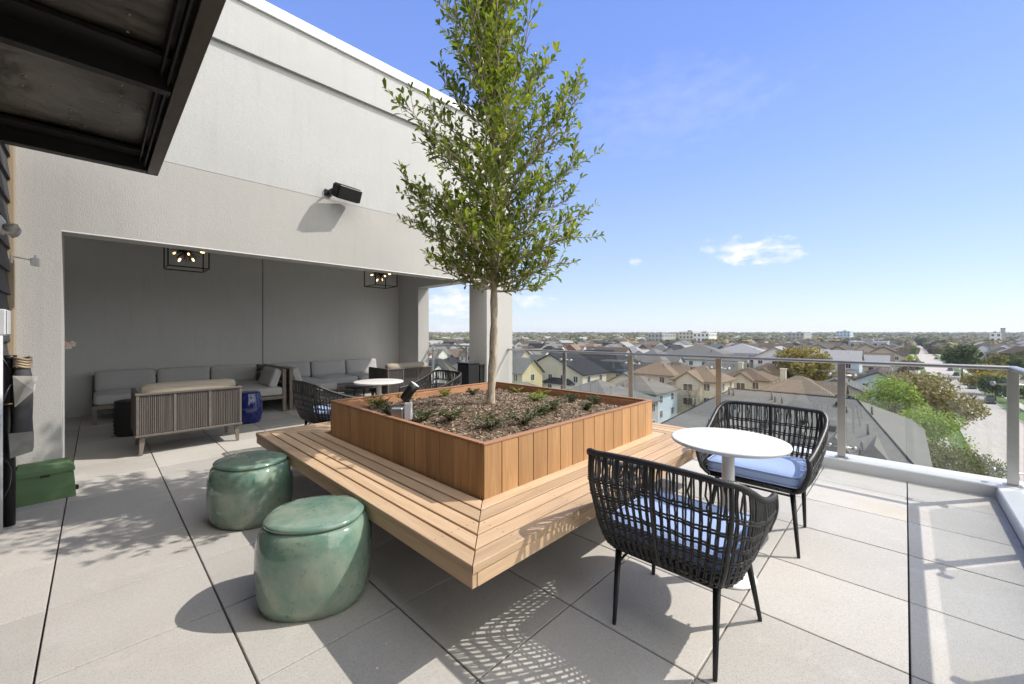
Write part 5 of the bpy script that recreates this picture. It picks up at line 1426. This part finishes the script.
# ------------------------------------------------------------------ city trees
def leafcol(name, a, b_, c): M[name] = leafmat(name, a, b_, c, .25, .8)
leafcol('olive', (.06, .07, .022), (.12, .12, .038), (.22, .19, .065))
leafcol('darkgreen', (.028, .045, .016), (.055, .08, .026), (.10, .125, .04))
leafcol('freshgreen', (.12, .17, .025), (.22, .29, .05), (.34, .40, .09))
leafcol('autumn', (.12, .10, .02), (.22, .17, .03), (.30, .22, .05))
leafcol('greybrown', (.08, .065, .045), (.14, .11, .08), (.2, .16, .11))
leafcol('ochre', (.13, .105, .05), (.24, .19, .085), (.33, .26, .12))
M['farbark'] = plain('tree_bark', (.11, .09, .07), .95, var=.3, scale=2)
def city_tree(mat, h, r, seed, n=2200, ls=.34, bare=0, lobes=9, flat=.75):
    q = random.Random(seed); t_ = thing('tree', None, 'tree', (0, 0, GZ))
    tb = MB(); lb = MB(); cz = h*.62
    tb.tube([(0, 0, -.2), (q.uniform(-.2, .2), q.uniform(-.2, .2), h*.3), (q.uniform(-.3, .3), q.uniform(-.3, .3), h*.6)], [.035*h*.6, .022*h*.6, .01*h*.6], 7)
    L_ = []
    for k in range(lobes):
        a = k*2.4+q.uniform(-.5, .5); rr = r*q.uniform(.35, .72); z = cz+q.uniform(-.32, .38)*h*flat*.9
        c = Vector((math.cos(a)*rr*(1 if z < cz+.1*h else .6), math.sin(a)*rr*(1 if z < cz+.1*h else .6), z)); L_.append((c, r*q.uniform(.32, .52)))
        p0 = Vector((0, 0, h*q.uniform(.22, .42))); mid = p0.lerp(c, .5)+Vector((0, 0, -.05*h))
        tb.tube([p0, mid, c], [.011*h*.6, .007*h*.6, .002*h*.6], 5)
        for j in range(3+bare*5):
            e = c+Vector((q.uniform(-1, 1), q.uniform(-1, 1), q.uniform(-.4, 1)))*L_[-1][1]; tb.tube([mid.lerp(c, q.uniform(.2, .9)), e], [.006*h*.35, .001*h], 4, cap=False)
    L_.append((Vector((0, 0, cz+.1*h)), r*.5))
    for k in range(n):
        c, rad = L_[k % len(L_)]
        d = Vector((q.gauss(0, 1), q.gauss(0, 1), q.gauss(0, 1))).normalized()*rad*(q.uniform(.35, 1.0)**.6)
        d.z *= .75
        p = c+d; s = ls*q.uniform(.6, 1.35)
        a = Vector((q.uniform(-1, 1), q.uniform(-1, 1), q.uniform(-1, 1))).normalized(); b2 = a.orthogonal().normalized()
        lb.add([p-a*s, p-b2*s*.6, p+a*s, p+b2*s*.6], [(0, 1, 2, 3)])
    tb.build('trunk', M['farbark'], t_); lb.build('crown', M[mat], t_)
    return t_
T0 = {}
specs = [('olive', 10, 4.6, 1), ('darkgreen', 11, 4.8, 2), ('freshgreen', 8, 3.6, 3), ('autumn', 9, 4.2, 4), ('greybrown', 10, 4.6, 5), ('ochre', 9.5, 4.6, 6), ('darkgreen', 8, 4.0, 7), ('olive', 12, 5.6, 8)]
LABT = {'olive': 'olive green', 'darkgreen': 'dark green', 'freshgreen': 'fresh green', 'autumn': 'yellow green', 'greybrown': 'leafless grey brown', 'ochre': 'ochre tinted'}
trecs = []
def put_tree(i, x, y, sc, rz, label=None):
    mat = specs[i][0]
    if i not in T0:
        T0[i] = city_tree(*specs[i][:3], specs[i][3], n=1500 if mat != 'greybrown' else 700, ls=.36, bare=1 if mat in ('greybrown',) else 0); t_ = T0[i]; t_.location = (x, y, GZ); t_.rotation_euler = (0, 0, rz)
        t_.scale = (sc, sc, sc)
    else: t_ = dup(T0[i], (x, y, GZ), rz, scale=(sc, sc, sc))
    t_['group'] = 'trees in the neighbourhood'
    if label: t_['label'] = label
    else: trecs.append((t_, x, y, mat))
    return t_
# hand placed big ones
def big(mat, px, d, h, r, seed, n, ls, label, bare=0, dz=0):
    t_ = city_tree(mat, h, r, seed, n, ls, bare, 13); x, y = px_loc(px, d); t_.location = (x, y, GZ); t_['label'] = label; t_['group'] = 'trees in the neighbourhood'; occupy(x, y, r, r); return t_
big('autumn', 803, 108, 13.4, 9.4, 31, 11000, .34, 'broad yellow green tree in the middle of the rooftops right of centre')
big('ochre', 926, 68, 10.6, 7.0, 32, 6500, .26, 'big ochre leaved tree beside the street, right of the bright green tree', bare=1)
big('freshgreen', 893, 63, 11.4, 4.8, 33, 4200, .19, 'bright green tree between the grey roof and the ochre tree')
big('freshgreen', 930, 50, 8.8, 4.6, 34, 4600, .15, 'fresh green tree lower down in front of the glass at right')
big('olive', 950, 43, 5.8, 4.8, 35, 5000, .13, 'olive green tree nearest the terrace at the right corner')
big('olive', 980, 44, 4.6, 3.2, 36, 1800, .13, 'thin bare branched tree below the corner post', bare=1)
big('greybrown', 748, 118, 10.5, 5.0, 37, 500, .12, 'leafless tree in front of the white three storey house', bare=2)
big('greybrown', 694, 80, 8.4, 4.0, 38, 250, .1, 'leafless tree in front of the cream house at the fourth post', bare=2)
big('darkgreen', 962, 165, 13.5, 7.0, 39, 3600, .42, 'tall dark evergreen right of the street')
big('darkgreen', 996, 108, 6.5, 4.5, 40, 2600, .26, 'rounded dark green tree by the corner post of the railing')
big('autumn', 985, 120, 6.2, 5.5, 41, 2600, .30, 'low yellow green hedge-like tree on the right side of the street')
big('freshgreen', 905, 190, 9.5, 4.2, 42, 1600, .4, 'light green tree at the left kerb half way up the street')
big('freshgreen', 568, 175, 8.5, 9.5, 43, 2600, .5, 'bright green patch of foliage behind the blue black roof')
rt2 = random.Random(5)
nt = 0
for k in range(9000):
    if nt >= 285: break
    d = 85+440*rt2.random()**.8; px = rt2.uniform(425, 1040)
    x, y = px_loc(px, d)
    if RY0-2.2 < y < RY1+1.5: continue
    if px < 900 and (d < 125 or rt2.random() < .15): continue
    if px > 900 and y > RY1 and d < 75: continue
    if not free(x, y, 3, 3): continue
    i = rt2.choice([0, 0, 1, 1, 3, 4, 4, 5, 6, 7, 2]) if px > 900 else rt2.choice([0, 1, 2, 3, 4, 4, 5, 7, 7])
    put_tree(i, x, y, rt2.uniform(.6, 1.02), rt2.uniform(0, 6.28)); occ.append((x-2, y-2, x+2, y+2)); nt += 1
dd_ = defaultdict(list)
for o, x, y, mat in trecs:
    d, px = view(x, y)
    dd_[f'{LABT[mat]} tree, {band(d)} rows {where(px)}'].append((px, d, o))
for k, v in dd_.items():
    v.sort(key=lambda q: q[0])
    for i, (px, d, o) in enumerate(v):
        o['label'] = k if len(v) == 1 else (f'{k}, {ORD[i]}' if i < 8 else f'{k}, {i+1}th from left')

# distant woodland and rooftops as masses
q = random.Random(77); b = MB()
def blob(b, x, y, z, r, h, n=9, mi=0):
    vs = []; fs = []
    rings = 4
    for j in range(rings):
        a = (j+.5)/rings*math.pi*.5
        for k in range(n):
            t2 = 2*math.pi*k/n; rr = r*math.cos(a-.2)*q.uniform(.75, 1.15)
            vs.append((x+rr*math.cos(t2), y+rr*math.sin(t2), z+h*(.35+.65*math.sin(a))*q.uniform(.85, 1.1)))
    for j in range(rings-1):
        for k in range(n): fs.append((j*n+k, j*n+(k+1) % n, (j+1)*n+(k+1) % n, (j+1)*n+k))
    fs.append(tuple((rings-1)*n+k for k in range(n)))
    base = len(vs)
    vs += [(x+r*.9*math.cos(2*math.pi*k/n), y+r*.9*math.sin(2*math.pi*k/n), z) for k in range(n)]
    for k in range(n): fs.append((base+k, base+(k+1) % n, (k+1) % n, k))
    b.add(vs, fs, mi)
for k in range(14000):
    d = 360+2900*(k/14000)**1.6*q.uniform(.8, 1.2); px = q.uniform(415, 1045); x, y = px_loc(px, d)
    if RY0-4 < y < RY1+4 and d < 1300: continue
    s = 1+d/2600
    blob(b, x, y, GZ, q.uniform(3.5, 7)*s, q.uniform(6.5, 12.5)*(1+max(0, d-700)/1400), 8, q.choice([0, 0, 0, 1, 1, 2, 3]))
tag(b.build('woodland', [M['darkgreen'], M['olive'], M['greybrown'], M['ochre']]), 'distant belt of mixed woodland along the horizon', 'woodland', kind='stuff')
b = MB()
for k in range(560):
    d = 250+1250*q.random()**1.3; px = q.uniform(415, 1040); x, y = px_loc(px, d)
    if RY0-6 < y < RY1+6: continue
    w, l = q.uniform(9, 14+d/60), q.uniform(8, 12+d/120); h = q.uniform(7, 9+d/300); mi = q.choice([0, 0, 1, 2]); mr = q.choice([3, 4, 5])
    b2 = MB(); wallmesh(b2, w, l, h, h+3, 'x', mi); roofmesh(b2, w, l, h, h+3, 'x', mi=mr)
    b2.v = [(a+x, c+y, z+GZ) for a, c, z in b2.v]
    off = len(b.v); b.v += b2.v; b.f += [tuple(i+off for i in f) for f in b2.f]; b.m += b2.m; b.sm += b2.sm
tag(b.build('distant_rooftops', [M['wall white'], M['wall grey'], M['wall cream'], M['roof grey'], M['roof dark brown'], M['roof pale grey']]), 'scatter of far rooftops in the woodland belt near the horizon', 'rooftops', kind='stuff')

# ------------------------------------------------------------------ cars
def carpaint(name, c):
    m = NT(name); m.color(c); m.rough(.3); m.b.inputs['Coat Weight'].default_value = .6; m.b.inputs['Metallic'].default_value = .2; return m.mat
CP = {'silver': carpaint('paint_silver', (.38, .38, .39)), 'black': carpaint('paint_black', (.015, .015, .018)), 'dark grey': carpaint('paint_dark_grey', (.06, .065, .075)), 'blue': carpaint('paint_blue', (.03, .06, .14)), 'white': carpaint('paint_white', (.7, .7, .7)), 'red': carpaint('paint_red', (.22, .02, .02))}
M['tyre'] = plain('tyre', (.02, .02, .02), .9); M['rim'] = plain('wheel_rim', (.4, .4, .42), .3, .8); M['carglass'] = plain('car_glass', (.02, .025, .03), .08); M['lampw'] = plain('headlamp', (.7, .7, .72), .1); M['lampr'] = plain('tail_lamp', (.3, .01, .01), .2)
def car(label, x, y, rz, col, suv=False):
    t_ = thing('parked_car', label, 'car', (x, y, GZ+.02), rz, 'cars parked along the street')
    h = 1.72 if suv else 1.42; bz = .95 if suv else .85
    def sec(x_, hw, z0, z1): return [(x_, -hw, z0), (x_, -hw*1.02, (z0+z1)/2), (x_, -hw*.9, z1), (x_, hw*.9, z1), (x_, hw*1.02, (z0+z1)/2), (x_, hw, z0)]
    b = MB(); loft(b, [sec(-2.28, .72, .42, .72), sec(-2.15, .84, .30, bz-.02), sec(-1.2, .90, .24, bz+.02), (sec(.6, .90, .24, bz+.02)), sec(1.6, .87, .26, bz-.08), sec(2.1, .80, .32, bz-.2), sec(2.26, .66, .4, .62)]); b.f = [f[::1] for f in b.f]
    b.build('body', CP[col], t_)
    x0, x1 = (-2.0, .75) if suv else (-1.55, .75)
    b = MB(); loft(b, [[(x0, -.80, bz-.02), (x0, .80, bz-.02), (x1+.35, .80, bz-.03), (x1+.35, -.80, bz-.03)], [(x0+.3, -.66, h-.04), (x0+.3, .66, h-.04), (x1-.35, .66, h-.04), (x1-.35, -.66, h-.04)]]); b.build('windows', M['carglass'], t_)
    b = MB(); b.bbox(x0+.27, -.68, h-.042, x1-.32, .68, h+.02, .03); b.build('roof', CP[col], t_)
    for wx in (-1.4, 1.4):
        for wy in (-1, 1):
            b = MB(); b.tube([(wx, wy*.66, .33), (wx, wy*.90, .33)], .33, 16); w_ = b.build('wheel', M['tyre'], t_)
            b = MB(); b.tube([(wx, wy*.901, .33), (wx, wy*.915, .33)], .2, 12); b.build('rim', M['rim'], w_)
    for wy in (-1, 1):
        b = MB(); b.bbox(2.14, wy*.58-.14, .56, 2.24, wy*.58+.14, .68, .02); b.build('headlight', M['lampw'], t_)
        b = MB(); b.bbox(-2.27, wy*.60-.12, .62, -2.19, wy*.60+.12, .76, .02); b.build('tail_light', M['lampr'], t_)
    return t_
cars = [(990, 'black', True, 'black parked car nearest the terrace on the right kerb'), (972, 'dark grey', True, 'dark grey parked car, second one up the right kerb'), (964, 'silver', False, 'silver parked car, third one up the right kerb'),
        (956, 'blue', False, 'blue parked car half way up the right kerb'), (950, 'black', False, 'black parked car just below the handrail on the right kerb'), (946, 'white', False, 'white parked car, hidden behind the handrail on the right kerb'), (936, 'red', False, 'small red parked car up the street beyond the handrail')]
for px, col, suv, lb_ in cars:
    yc = RY0+1.15; u = (px-512)/404
    # place along the kerb: solve for x at y = yc
    s = (.697*u*1.0)
    xx = yc*(.717+.697*u)/(.697-.717*u)
    car(lb_, xx, yc, R(180) if px % 4 else 0, col, suv)
car('silver car waiting at the near kerb half hidden by the green tree', 62.0, RY1-1.6, 0, 'silver', True)
# street lamps / poles
def pole(label, x, y, h):
    t_ = thing('utility_pole', label, 'pole', (x, y, GZ), 0, 'utility poles along the street'); b = MB(); b.tube([(0, 0, 0), (0, 0, h)], [.16, .11], 8); b.build('pole', M['farbark'], t_)
    b = MB(); b.box(-.06, -1.2, h-1, .06, 1.2, h-.85); b.build('crossarm', M['farbark'], t_); return t_
pole('wooden utility pole right of the street beyond the corner post', 95, RY0-3.5, 9.5)
pole('wooden utility pole farther up the right side of the street', 150, RY0-3.5, 9.5)

# ------------------------------------------------------------------ air
HAZE = True
if HAZE:
    b = MB(); b.box(-2600, -3600, GZ-1.2, 5200, 5200, 60); o = b.build('haze', None)
    hm = bpy.data.materials.new('haze'); hm.use_nodes = True; t = hm.node_tree; t.nodes.clear(); out = t.nodes.new('ShaderNodeOutputMaterial')
    pv = t.nodes.new('ShaderNodeVolumePrincipled'); pv.inputs['Density'].default_value = .00010; pv.inputs['Color'].default_value = (.8, .88, 1, 1); pv.inputs['Anisotropy'].default_value = .2
    t.links.new(pv.outputs[0], out.inputs['Volume']); o.data.materials.clear(); o.data.materials.append(hm); o['kind'] = 'stuff'
